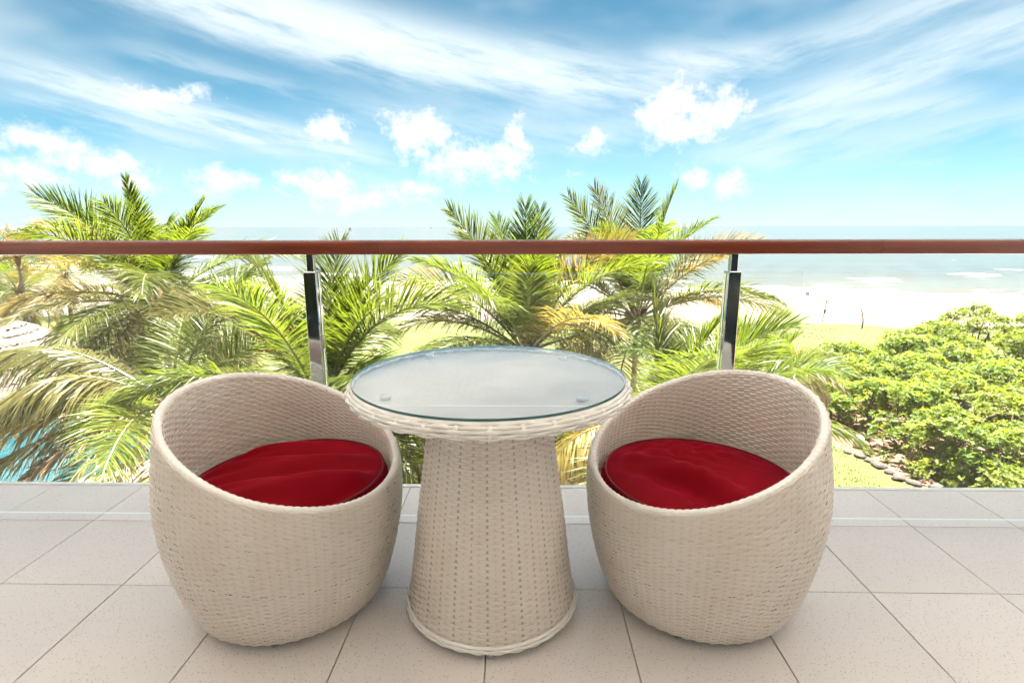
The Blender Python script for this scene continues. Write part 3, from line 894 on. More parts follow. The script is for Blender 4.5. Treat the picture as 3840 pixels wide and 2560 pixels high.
# ------------------------------------------------------------------ palms
def frond_mesh(L, e0, droop, n=84, leafl=1.1, hang=.5, vee=.35, a0=48, a1=24, wid=.030, sparse=0.0, lm='leaf_green', rm='rachis', seed=0, dp=1.6, side_bend=0.0, roll=0.0):
    g = np.random.default_rng(seed)
    m = 34; t = np.linspace(0, 1, m); el = R(e0)-R(droop)*t**dp
    st = L/(m-1)
    r = np.concatenate([[0], np.cumsum(np.cos((el[1:]+el[:-1])/2)*st)]); z = np.concatenate([[0], np.cumsum(np.sin((el[1:]+el[:-1])/2)*st)])
    yb = side_bend*L*t**2
    p = np.stack([r, yb, z], -1)
    T = np.gradient(p, axis=0); T /= np.linalg.norm(T, axis=1)[:, None]
    mb = MB(); mb.tube(p, .034*(L/4.5)*(1-t)**.8+.004, 5)
    v0, f0 = mb.data(); nv = len(v0)
    ti = np.linspace(.16, .995, n); ti = np.clip(ti+g.normal(0, .35/n, n), .15, .998)
    P0 = np.stack([np.interp(ti, t, p[:, k]) for k in range(3)], -1)
    Ti = np.stack([np.interp(ti, t, T[:, k]) for k in range(3)], -1); Ti /= np.linalg.norm(Ti, axis=1)[:, None]
    Sd = np.cross([0, 0, 1.], Ti); Sd /= np.linalg.norm(Sd, axis=1)[:, None]+1e-9
    Nn = np.cross(Ti, Sd)
    ro = (R(roll)*np.minimum(1, ti*1.6))[:, None]; Sd, Nn = Sd*np.cos(ro)+Nn*np.sin(ro), Nn*np.cos(ro)-Sd*np.sin(ro)
    V = []; F4 = []; F3 = []; off = nv
    for sg in (-1, 1):
        keep = g.random(n) > sparse; k = keep.sum()
        q = (ti[keep]-.15)/.85
        al = R(a0+30)*(1-q)+R(a1)*q+g.normal(0, .10, k)
        ll = leafl*(.50+.55*np.sin(pi*np.clip(q*.80+.14, 0, 1)))*(1-.35*q**3)*g.uniform(.88, 1.08, k)*(L/4.5)**.5
        ve = vee+g.normal(0, .10, k)
        d = np.cos(al)[:, None]*Ti[keep]+np.sin(al)[:, None]*(sg*np.cos(ve)[:, None]*Sd[keep]+np.sin(ve)[:, None]*Nn[keep])
        hg = hang*g.uniform(.45, 1.6, k)+.05
        pos = P0[keep].copy(); w0 = wid*(.75+.5*np.sin(pi*q))*(L/4.5)**.3
        rows = []
        for si, (fr, ws) in enumerate(((0, .55), (.28, 1.0), (.62, .85), (1.0, 0))):
            if si:
                fr0 = (0, .28, .62, 1.0)[si-1]
                pos = pos+d*(ll*(fr-fr0))[:, None]
                d = d+np.array([0, 0, -1.])*(hg*(.5, .8, 1.0)[si-1])[:, None]*.55
                d /= np.linalg.norm(d, axis=1)[:, None]
            wd = Ti[keep]-(Ti[keep]*d).sum(1)[:, None]*d
            wd /= np.linalg.norm(wd, axis=1)[:, None]+1e-9
            if si == 0: tw = g.normal(0, .6, k)
            cr = np.cross(d, wd); wdd = wd*np.cos(tw)[:, None]+cr*np.sin(tw)[:, None]
            if si < 3: rows += [pos-wdd*(w0*ws*.5)[:, None], pos+wdd*(w0*ws*.5)[:, None]]
            else: rows += [pos]
        v = np.stack(rows, 1); b = off+np.arange(k)[:, None]*7
        F4.append(np.concatenate([b+np.array([[0, 1, 3, 2]]), b+np.array([[2, 3, 5, 4]])])); F3.append(b+np.array([[4, 5, 6]]))
        V.append(v.reshape(-1, 3)); off += k*7
    v = np.vstack([v0]+V); f3 = np.vstack([f0[0]]+F3) if f0[0].shape[1] == 3 else np.vstack(F3)
    f4r = [x for x in f0 if x.shape[1] == 4][0]; f3r = [x for x in f0 if x.shape[1] == 3]
    n3r = sum(len(x) for x in f3r)
    f3 = np.vstack(f3r+F3); f4 = np.vstack([f4r]+F4)
    mi = np.concatenate([np.where(np.arange(len(f3)) < n3r, 1, 0), np.where(np.arange(len(f4)) < len(f4r), 1, 0)])
    return mesh('frond', v, [f3, f4], [M[lm], M[rm]], False, mi)


NPALM = [0]


def palm(loc, label, L=4.5, n=20, explicit=(), seed=1, up=1.0, n_leaf=84, az0=0, emin=-25, dry=2, trunk=True, lean=(0, 0), emax=82, tr=.13, avoid=None, group='coconut palms beyond the balcony'):
    NPALM[0] += 1
    g = np.random.default_rng(seed*101+3)
    x, y, z = loc
    t = empty('coconut_palm', (x, y, GZ)); tag(t, label, 'palm tree', group)
    h = z-GZ
    # trunk
    s = np.linspace(0, 1, 34); px = lean[0]*(1-s)**1.8; py = lean[1]*(1-s)**1.8
    pts = np.stack([px, py, s*(h-.25)], -1)
    rad = tr*(1.0+.55*np.exp(-s*9)-.30*s); rad = rad*(1+.05*np.where(np.arange(34) % 2 == 0, 1, -1))
    MB().tube(pts, rad, 10).build('trunk', M['bark'], t, True)
    # fibrous crown base with old leaf stubs
    mb = MB().lathe([(tr*.72, -.55), (tr*1.25, -.30), (tr*1.5, -.02), (tr*1.1, .28), (.03, .5)], 10, (0, 0, h))
    for k in range(9):
        a = k*2.4; e = R(g.uniform(20, 60))
        d = np.array([cos(a)*cos(e), sin(a)*cos(e), sin(e)]); b = np.array([0, 0, h-.25+.04*k])+d*tr*.7
        mb.tube(np.stack([b, b+d*.22, b+d*.42+np.array([0, 0, .05])]), [.075, .055, .035], 5)
    mb.build('crown_base', M['fibre'], t, True)
    specs = [dict(e) for e in explicit]
    for k in range(n):
        q = (k+.5)/n
        az = az0+k*137.5+g.uniform(-14, 14)
        if avoid and any(abs((az-a+180) % 360-180) < wd for a, wd in avoid): continue
        e0 = emax+(emin-emax)*q**1.05*up+g.uniform(-6, 6)
        lm = ('leaf_young' if q < .34 else ('leaf_green' if q < .68 else 'leaf_olive')) if g.random() > .16 else 'leaf_yellow'
        if k >= n-dry: lm = 'leaf_dry' if g.random() < .5 else 'leaf_yellow'
        specs.append(dict(az=az, e=e0, dr=(38+52*q)*g.uniform(.85, 1.15), L=L*(.72+.28*min(1, q*3.2))*g.uniform(.92, 1.06), lm=lm,
                          hang=.35+.85*q, vee=.5-.55*q, sb=g.uniform(-.08, .08), ro=g.uniform(-45, 45)))
    for i, sp in enumerate(specs):
        lm = sp.get('lm', 'leaf_green')
        me = frond_mesh(sp.get('L', L), sp['e'], sp.get('dr', 60), int(sp.get('n', n_leaf)*1.45), sp.get('leaf', .85)*1.42, sp.get('hang', .5), sp.get('vee', .3), wid=sp.get('w', .034)*.74,
                        lm=lm, rm='rachis_dry' if lm == 'leaf_dry' else 'rachis', seed=seed*1000+i, sparse=.10 if lm == 'leaf_dry' else .02, dp=sp.get('dp', 1.6), side_bend=sp.get('sb', 0), roll=sp.get('ro', 0))
        a = R(sp['az']); o = add('frond', me, t, (.10*cos(a), .10*sin(a), h+.04*(1-i/len(specs))), (0, 0, a))
        if lm == 'leaf_dry': o['label'] = 'dry brown frond'
    return t


# A: the tall palm at the left, one spear frond straight up
palm((-11.03, 17, -1.15), 'tall coconut palm at the left with one frond standing straight up above the rail', L=4.3, n=26, seed=1, n_leaf=96,
     explicit=[dict(az=190, e=86, ro=75, dr=6, L=3.7, lm='leaf_young', hang=.05, vee=.25, leaf=.55, w=.05), dict(az=172, e=58, ro=50, dr=42, L=4.3, lm='leaf_young', hang=.25), dict(az=200, e=66, ro=-55, dr=40, L=4.2, lm='leaf_young', hang=.2),
               dict(az=168, e=34, ro=35, dr=50, L=4.4, lm='leaf_yellow', hang=.45), dict(az=215, e=10, dr=50, lm='leaf_olive', hang=.7), dict(az=-30, e=8, dr=50, hang=.7), dict(az=-8, e=66, ro=55, dr=16, L=3.6, lm='leaf_young', hang=.05, vee=.8, leaf=.35, w=.04),
               dict(az=275, e=-40, dr=35, L=4.0, hang=.5), dict(az=262, e=-20, dr=60, L=4.0, lm='leaf_olive', hang=.9)], up=1.05, emin=-38)
# B: the low near palm at the lower left with drooping fronds
palm((-7.83, 12, -2.75), 'near coconut palm at the lower left with long drooping fronds over the pool', L=4.3, n=8, seed=2, n_leaf=100, emax=40, emin=-40, az0=20, dry=1, avoid=[(165, 48), (235, 40)],
     explicit=[dict(az=172, e=34, dr=62, L=4.9, lm='leaf_olive', hang=1.7, vee=-.2, n=105, leaf=1.15, w=.05), dict(az=205, e=40, dr=108, L=3.7, lm='leaf_olive', hang=1.7, vee=-.2, n=100, leaf=1.1, w=.05), dict(az=190, e=24, dr=80, L=4.3, lm='leaf_green', hang=1.5, vee=-.1, n=95, leaf=1.05, w=.048),
               dict(az=184, e=2, dr=42, L=4.8, lm='leaf_yellow', hang=1.3, vee=0, n=95, leaf=1.0, w=.048), dict(az=196, e=-8, dr=36, L=4.4, lm='leaf_olive', hang=1.2, vee=0, n=95, leaf=1.0, w=.048), dict(az=215, e=-14, dr=48, L=3.9, lm='leaf_dry', hang=1.2, leaf=.8, w=.05),
               dict(az=250, e=-38, dr=40, L=3.6, lm='leaf_yellow', hang=.5, leaf=.7), dict(az=232, e=-22, dr=50, L=3.6, lm='leaf_olive', hang=.9), dict(az=60, e=66, dr=40, L=4.0, lm='leaf_green'), dict(az=110, e=50, dr=60, L=4.0)])
# C: the palm behind the left post
palm((-4.20, 11.5, -2.51), 'bushy coconut palm behind the left steel post, fronds fanning upward', L=4.0, n=20, seed=3, n_leaf=100, emin=-30, az0=50, dry=1, avoid=[(180, 22), (5, 20)],
     explicit=[dict(az=166, e=50, ro=40, dr=70, L=4.5, lm='leaf_olive', hang=.35, vee=.3, leaf=.9), dict(az=2, e=66, ro=-40, dr=88, L=4.0, lm='leaf_young', hang=.45, vee=.5, leaf=.95),
               dict(az=80, e=80, dr=22, L=3.5, lm='leaf_young', hang=.1, vee=.5), dict(az=150, e=70, ro=45, dr=40, L=3.7, lm='leaf_green', hang=.2), dict(az=20, e=74, ro=-45, dr=34, L=3.6, lm='leaf_young', hang=.2),
               dict(az=200, e=22, ro=35, dr=45, L=3.8, lm='leaf_young'), dict(az=325, e=24, dr=60, L=3.8, lm='leaf_olive', hang=.6), dict(az=285, e=-12, dr=40, L=3.4), dict(az=345, e=-24, dr=40, L=3.6)])
# D: the palm above the table
palm((.29, 16, -2.45), 'coconut palm directly behind the table with a bright upright centre frond', L=4.6, n=24, seed=4, n_leaf=100, emin=-35, az0=10, dry=2,
     explicit=[dict(az=95, e=88, dr=8, L=4.2, lm='leaf_young', hang=.05, vee=.5), dict(az=70, e=80, dr=14, L=4.2, lm='leaf_green', hang=.15), dict(az=125, e=76, dr=18, L=4.1, lm='leaf_young', hang=.15), dict(az=172, e=72, ro=65, dr=26, L=4.6, lm='leaf_green', hang=.1), dict(az=6, e=66, ro=-55, dr=48, L=4.5, lm='leaf_yellow', hang=.2),
               dict(az=174, e=52, ro=45, dr=62, L=4.4, lm='leaf_yellow', hang=.3), dict(az=270, e=62, dr=20, L=3.2, lm='leaf_green', vee=.1, hang=.2), dict(az=186, e=34, dr=82, L=4.6, lm='leaf_olive', hang=.9), dict(az=180, e=8, dr=50, L=4.4, lm='leaf_olive', hang=.8)])
# E: the tall palm right of centre
palm((4.25, 19.5, -2.0), 'tallest coconut palm right of centre, its crown well above the rail beside the right post', L=4.9, n=20, seed=5, n_leaf=100, emin=-42, az0=80, dry=3,
     explicit=[dict(az=80, e=84, dr=10, L=4.65, lm='leaf_young', hang=.1), dict(az=30, e=78, ro=-45, dr=16, L=4.7, lm='leaf_young', hang=.15), dict(az=170, e=66, ro=60, dr=16, L=4.75, lm='leaf_green', hang=.12), dict(az=160, e=76, ro=60, dr=14, L=4.7, lm='leaf_olive', hang=.12),
               dict(az=4, e=48, ro=-50, dr=42, L=4.9, lm='leaf_yellow', hang=.25), dict(az=178, e=40, ro=40, dr=60, L=4.7, lm='leaf_yellow', hang=.4), dict(az=-6, e=24, ro=-30, dr=58, L=5.0, lm='leaf_olive', hang=.7), dict(az=200, e=24, dr=92, L=4.6, lm='leaf_olive', hang=1.3, vee=-.2),
               dict(az=215, e=-4, dr=70, L=4.2, lm='leaf_dry', hang=1.4), dict(az=-25, e=-8, dr=60, L=4.4, lm='leaf_dry', hang=.9)])
# F: the young bright palm between table and right chair
palm((2.80, 10, -2.75), 'young bright green palm showing between the table and the right chair', L=3.3, n=9, seed=6, n_leaf=110, emin=-10, az0=0, dry=0, avoid=[(180, 40)],
     explicit=[dict(az=120, e=86, ro=30, dr=12, L=2.9, lm='leaf_green', hang=.05, vee=.3, leaf=.75, w=.036), dict(az=8, e=64, ro=-45, dr=62, L=3.3, lm='leaf_young', hang=.2, vee=.5, leaf=.85), dict(az=30, e=50, dr=60, L=3.3, lm='leaf_young', hang=.2),
               dict(az=172, e=60, dr=100, L=3.0, lm='leaf_yellow', hang=1.2, vee=-.2, leaf=.85), dict(az=205, e=30, dr=110, L=3.0, lm='leaf_yellow', hang=1.4, vee=-.3), dict(az=230, e=-6, dr=60, L=3.0, lm='leaf_dry', hang=1.3), dict(az=60, e=40, dr=55, L=3.2)])
# G: small palm behind the right post, by the lawn
palm((10.2, 22, -5.0), 'small palm on the lawn behind the right chair, next to the shrubs', L=3.0, n=14, seed=7, n_leaf=76, emin=5, dry=1,
     explicit=[dict(az=150, e=50, dr=70, L=3.4, lm='leaf_yellow'), dict(az=10, e=40, dr=70, L=3.4, lm='leaf_young'), dict(az=90, e=60, dr=120, L=3.4, lm='leaf_dry', hang=.8)])
# left background
palm((-37.64, 42, -1.15), 'small dark palm crown at the far left edge, rising just above the rail', L=3.6, n=18, seed=8, n_leaf=60, emin=0, dry=1)
palm((-41.6, 46, -3.9), 'palm at the left edge behind the thatched roof with a pale ringed trunk', L=4.4, n=20, seed=9, n_leaf=64, emin=-60, dry=5, lean=(.9, 0), tr=.2)
palm((-46.0, 51, -4.8), 'dense dark palm at the left edge, half hidden by the palm with the pale trunk', L=4.2, n=20, seed=10, n_leaf=60, emin=-60, dry=5)
palm((-37.6, 45, -8.6), 'short young palm on the lawn just behind the thatched roof', L=2.8, n=15, seed=11, n_leaf=56, emin=-5, dry=0)
palm((-16.86, 34, -4.4), 'small yellowish palm on the lawn between the left palm and the left post', L=2.9, n=16, seed=12, n_leaf=60, emin=-20, dry=2)
palm((-27.5, 40, -5.2), 'slender palm behind the tall left palm, near the path', L=4.2, n=18, seed=16, n_leaf=60, emin=-45, dry=3)
for i, (x, y, z, L, lb) in enumerate(((-58, 62, -4.6, 4.6, 'palm of the dark grove at the left edge, the farthest left'), (-49, 60, -4.0, 4.5, 'palm of the dark grove behind the pavilion, standing over the pale trunk palm'),
        (-41, 58, -5.6, 4.4, 'palm of the dark grove right of the pale trunk palm'), (-52, 50, -5.6, 4.5, 'broad palm of the dark grove at the left edge, just over the pavilion roof'),
        (-34, 56, -6.4, 4.2, 'low spreading palm of the dark grove beside the path'), (-45, 70, -4.8, 4.6, 'far palm of the dark grove by the beach, below the rail'), (-62, 76, -5.0, 4.8, 'far palm of the dark grove by the beach at the left edge'))):
    palm((x, y, z), lb, L=L, n=22, seed=40+i, n_leaf=40, emin=-70, dry=4, tr=.2, group='palm grove at the far left')
# low palms seen under the table
palm((-2.3, 11.2, -4.9), 'low dark palm glimpsed between the left chair and the table base', L=3.0, n=17, seed=13, n_leaf=90, emin=-30, dry=1)
palm((1.2, 13.2, -5.1), 'low palm glimpsed between the table base and the right chair', L=3.0, n=15, seed=14, n_leaf=84, emin=-30, dry=3)
palm((5.9, 15.5, -3.9), 'mid height palm with hanging dry fronds behind the right chair', L=3.6, n=17, seed=15, n_leaf=84, emin=-45, dry=3)

# ------------------------------------------------------------------ broadleaf shrubs
def rosettes(C, Nrm, size, g, nl=7, up=.5):
    """whorls of paddle leaves at points C: returns verts, quads"""
    k = len(C)
    a = (np.arange(nl)[None]/nl*2*pi+g.uniform(0, 6.28, (k, 1))+g.normal(0, .25, (k, nl)))
    ax = np.cross(Nrm, g.normal(0, 1, (k, 3))); ax /= np.linalg.norm(ax, axis=1)[:, None]
    ay = np.cross(Nrm, ax)
    rad = ax[:, None]*np.cos(a)[..., None]+ay[:, None]*np.sin(a)[..., None]
    lift = g.uniform(up-.35, up+.35, (k, nl, 1))
    d = rad+Nrm[:, None]*lift; d /= np.linalg.norm(d, axis=-1, keepdims=True)
    sd = np.cross(np.broadcast_to(Nrm[:, None], d.shape), d); sd /= np.linalg.norm(sd, axis=-1, keepdims=True)
    L = (size[:, None]*g.uniform(.75, 1.2, (k, nl)))[..., None]; W = L*.30
    nn = np.cross(d, sd)
    c = C[:, None]+d*L*.08
    v = np.stack([c, c+d*L*.45-sd*W*.8, c+d*L*.86-sd*W*.75+nn*L*.02, c+d*L*1.02-Nrm[:, None]*L*.08, c+d*L*.86+sd*W*.75+nn*L*.02, c+d*L*.45+sd*W*.8], 2)
    b = np.arange(k*nl)[:, None]*6
    f = np.concatenate([b+np.array([[0, 1, 2, 3]]), b+np.array([[0, 3, 4, 5]])])
    return v.reshape(-1, 3), f


def shrub(cx, cy, rx, ry, h, label, seed, dens=5.5, leafm=('shrub_leaf', 'shrub_leaf_pale', 'shrub_leaf_yellow'), size=.19, group='broadleaf shrubs on the right', skirt=.28):
    g = np.random.default_rng(seed)
    t = empty('broadleaf_shrub', (cx, cy, GZ)); tag(t, label, 'shrub', group)
    # a crown made of many leafy boughs: bough centres spread over a flattened dome
    nb = int(26*(rx*ry)/9); B = []
    for k in range(nb):
        th = g.uniform(0, 2*pi); q = math.sqrt(g.uniform(0, 1))
        lx, ly = q*rx*cos(th), q*ry*sin(th)
        top = h*math.sqrt(max(1-(q*.93)**2.4, .05))
        zz = top*g.uniform(.80, 1.05) if g.random() < .74 else top*g.uniform(skirt, .8)
        B.append((lx, ly, max(zz, .5), g.uniform(.55, 1.05)))
    B = np.array(B)
    C = []; N = []
    for (bx, by, bz, br) in B:
        k = int(dens*br*br*13)
        d = g.normal(0, 1, (k, 3)); d[:, 2] = np.abs(d[:, 2])*.9-.25; d /= np.linalg.norm(d, axis=1)[:, None]
        rr = br*g.uniform(.55, 1.12, (k, 1))
        C.append(np.array([bx, by, bz])+d*rr*np.array([1, 1, .58])); N.append(d*.8+np.array([0, 0, .75])+g.normal(0, .25, (k, 3)))
    C = np.vstack(C); N = np.vstack(N); N /= np.linalg.norm(N, axis=1)[:, None]
    ok = C[:, 2] > .15; C = C[ok]; N = N[ok]
    v, f = rosettes(C, N, g.uniform(.75, 1.25, len(C))*size, g)
    # one tint per bough region
    r = g.random(len(C)); region = np.sin(C[:, 0]*1.1+seed)+np.sin(C[:, 1]*.9+seed*2)
    mi = np.where(r < .16+.10*region, 2, np.where(r < .45+.12*region, 1, 0))
    mi = np.repeat(mi, 7); mi = np.concatenate([mi, mi])
    tag(add('foliage', mesh('foliage', v, [f], [M[x] for x in leafm], False, mi), t), kind='stuff')
    # stems
    mb = MB()
    ns = max(3, int(rx*1.6))
    for s in range(ns):
        a = s/ns*2*pi+g.uniform(-.4, .4); b0 = np.array([cos(a)*rx*.35*g.uniform(.3, 1.2), sin(a)*ry*.35*g.uniform(.3, 1.2), 0])
        top = b0*g.uniform(1.3, 1.9)+np.array([0, 0, h*.62]); mid = (b0+top)/2+np.array([g.uniform(-.3, .3), g.uniform(-.3, .3), 0])
        u = np.linspace(0, 1, 7)[:, None]; pts = (1-u)**2*b0+2*u*(1-u)*mid+u*u*top
        mb.tube(pts, np.linspace(.10, .05, 7)*(.7+.08*h), 6)
        near = np.argsort(((B[:, :3]-top)**2).sum(1))[:5]
        for bi in near:
            e = B[bi, :3]; c = (top+e)/2+np.array([0, 0, -.25])
            pts = (1-u)**2*top+2*u*(1-u)*c+u*u*e; mb.tube(pts, np.linspace(.045, .012, 7), 5)
    mb.build('trunk', M['stem'], t, True)
    return t


SG = 'broadleaf shrubs of the thicket on the right'
LB = 'one of the big broadleaf shrubs that merge into the green thicket on the right'
shrub(21.9, 31.5, 2.7, 2.9, 3.0, 'leafy shrub with forked bare stems behind the white garden lamp', 21, skirt=.5)
shrub(22.6, 26.0, 2.6, 2.5, 3.1, 'nearest broadleaf shrub above the stone edged soil bed at the lower right', 22, dens=6.5, size=.20, skirt=.15)
shrub(25.8, 21.6, 2.8, 2.6, 3.3, 'broadleaf shrub with large pale leaves in the lower right corner', 23, dens=7, size=.22, skirt=.12)
shrub(19.9, 36.4, 2.4, 2.6, 2.3, 'low leafy shrub at the left end of the thicket, beside the lawn', 24, dens=6)
shrub(26.6, 44.6, 3.2, 3.0, 2.6, 'shrub with bare grey twigs at the far left of the thicket', 25, dens=4.5)
shrub(42.0, 50.5, 3.2, 3.0, 4.6, 'tallest shrub on the skyline of the thicket', 26)
shrub(21.9, 23.6, 1.7, 1.5, 1.5, 'waist high bush at the foot of the near shrub, over the soil bed', 27, dens=6.5, size=.18, skirt=.1)
shrub(23.9, 21.8, 1.8, 1.5, 1.7, 'waist high bush at the bottom right corner of the garden', 28, dens=6.5, size=.19, skirt=.1)
shrub(21.0, 26.2, 1.4, 1.4, 1.5, 'waist high bush between the garden lamp and the near shrub', 29, dens=6.5, size=.17, skirt=.1)
shrub(17.7, 35.2, 1.9, 1.9, 2.3, 'outermost bush of the thicket, beside the small palm on the lawn', 31, dens=6, skirt=.2)
shrub(20.0, 33.6, 1.8, 1.8, 2.7, 'bush right of the right chair, overhanging the red soil above the garden lamp', 32, dens=6, skirt=.4)
NEAR_LB = {(26.3, 27.2): 'rounded shrub rising right behind the nearest shrub of the soil bed', (26.2, 33.6): 'rounded shrub right behind the shrub with forked bare stems',
           (23.6, 38.6): 'low shrub between the left end of the thicket and the bare twig shrub', (30.0, 23.4): 'tall shrub at the right edge of the photo, above the large leaved corner shrub',
           (54.5, 47.0): 'far shrub at the right end of the thicket skyline, against the sand', (36.8, 48.4): 'skyline shrub just left of the tallest shrub of the thicket'}
k = 50
for (x, y, rx, ry, h) in ((26.3, 27.2, 3.2, 3.0, 3.7), (30.0, 23.4, 3.2, 3, 3.8), (26.2, 33.6, 3.2, 3.2, 3.0), (23.6, 38.6, 3.0, 3.0, 2.5), (31.2, 30.2, 3.4, 3.2, 3.5),
                          (28.6, 39.2, 3.4, 3.2, 2.9), (33.4, 36.0, 3.4, 3.2, 3.3), (36.6, 30.8, 3.6, 3.4, 3.9), (32.6, 43.6, 3.4, 3.2, 3.2), (38.2, 40.8, 3.6, 3.4, 3.6), (41.4, 35.6, 3.8, 3.4, 4.0),
                          (36.8, 48.4, 3.4, 3.2, 3.6), (44.4, 44.0, 3.8, 3.4, 3.9), (48.2, 49.2, 3.8, 3.4, 4.3), (49.6, 41.6, 4.0, 3.6, 4.0), (54.5, 47.0, 4.0, 3.6, 3.6), (35.0, 25.6, 3.6, 3.2, 3.9)):
    shrub(x, y, rx, ry, h, NEAR_LB.get((x, y), LB), k, group=SG, dens=4.6 if y > 38 else 5.6); k += 1


def plant(x, y, z, label, seed, n=12, L=.55, m='leaf_young', cat='plant', group='small plants along the soil bed'):
    g = np.random.default_rng(seed); t = empty('bed_plant', (x, y, z)); tag(t, label, cat, group)
    V = []; F = []; off = 0
    for k in range(n):
        a = k*2.4+g.uniform(-.3, .3); e = g.uniform(.5, 1.35); l = L*g.uniform(.7, 1.2); s = np.linspace(0, 1, 5)
        el = e-1.1*s**1.4; r = np.concatenate([[0], np.cumsum(np.cos(el[1:])*l/4)]); z_ = np.concatenate([[0], np.cumsum(np.sin(el[1:])*l/4)])
        w = .045*L/.55*np.array([.5, 1, .95, .6, .02])
        c = np.stack([r*cos(a), r*sin(a), z_], -1); sd = np.array([-sin(a), cos(a), 0])
        v = np.stack([c-sd*w[:, None], c+sd*w[:, None]], 1).reshape(-1, 3)
        i = np.arange(4)[:, None]*2; F.append(off+i+np.array([[0, 2, 3, 1]])); V.append(v); off += 10
    add('leaves', mesh('leaves', np.vstack(V), [np.vstack(F)], M[m]), t)
    MB().tube([(0, 0, -.02), (0, 0, .08), (.01, 0, .16)], [.04, .03, .012], 6).build('stem', M['stem'], t, True)
    return t


PL = 'small green strap leaved plant on the soil bed under the shrubs'
for i, (x, y, L) in enumerate(((18.9, 28.4, .6), (19.8, 28.3, .7), (19.4, 27.5, .55), (20.0, 26.6, .7), (19.6, 25.6, .6), (20.6, 25.0, .7), (21.6, 24.0, .6), (20.9, 28.9, .8), (20.3, 30.6, .7), (21.4, 27.9, .8), (22.6, 23.0, .7))):
    plant(x, y, GZ+.02, PL, 200+i, 14, L, 'leaf_young' if i % 2 else 'leaf_green')
for i, (x, y) in enumerate(((20.5, 25.9), (22.3, 23.7), (23.9, 21.9))):
    shrub(x, y, .8, .75, .75, ('low leafy bush at the stone edge of the soil bed', 'low leafy bush between the soil bed stones and the near shrub', 'low leafy bush at the bottom right of the soil bed')[i], 300+i, dens=6, size=.17, group='low bushes in the soil bed', skirt=.2)


def stone(x, y, s, seed):
    g = np.random.default_rng(seed)
    th = np.linspace(0, pi, 8)[1:-1]; ph = np.linspace(0, 2*pi, 10, endpoint=False)
    T, Pp = np.meshgrid(th, ph, indexing='ij')
    rr = s*(1+.22*np.sin(3*Pp+seed)*np.sin(2*T+seed)+g.normal(0, .07, T.shape))
    v = np.stack([rr*np.sin(T)*np.cos(Pp)*1.35, rr*np.sin(T)*np.sin(Pp), rr*np.cos(T)*.62], -1).reshape(-1, 3)
    v = np.vstack([v, [0, 0, s*.6], [0, 0, -s*.5]]); n = 10; m = 6
    i = np.arange(m-1)[:, None]; j = np.arange(n)[None]; j2 = (j+1) % n
    f = np.stack([i*n+j, (i+1)*n+j, (i+1)*n+j2, i*n+j2], -1).reshape(-1, 4)
    f3 = [(m*n, j_, (j_+1) % n) for j_ in range(n)]+[(m*n+1, (m-1)*n+(j_+1) % n, (m-1)*n+j_) for j_ in range(n)]
    o = add('stone', mesh('stone', v, [f3, f], M['stone'], True), None, (x, y, GZ+s*.22), (0, 0, g.uniform(0, 6)))
    return tag(o, 'rough brown stone edging the soil bed beside the lawn', 'stone', 'stones edging the soil bed')


for i, (x, y, s) in enumerate(((18.15, 28.75, .20), (18.45, 28.2, .26), (18.6, 27.6, .2), (18.65, 26.9, .30), (18.75, 26.2, .24), (18.75, 25.5, .30), (19.1, 24.9, .26), (19.9, 24.4, .34), (20.3, 23.6, .3), (21.0, 22.9, .28))):
    stone(x, y, s, 40+i)

# white garden lamp on the bed
t = empty('garden_lamp', (19.15, 29.5, GZ+.02)); tag(t, 'white rounded garden lamp standing on the red soil under the shrub', 'lamp')
MB().lathe([(.001, .05), (.20, .05), (.27, .16), (.29, .34), (.24, .54), (.15, .66), (.05, .71), (.001, .715)], 20).build('lamp_shade', M['white'], t, True)
MB().lathe([(.001, 0), (.17, 0), (.17, .05), (.001, .0505)], 16).build('base', M['roof_tile'], t, True)

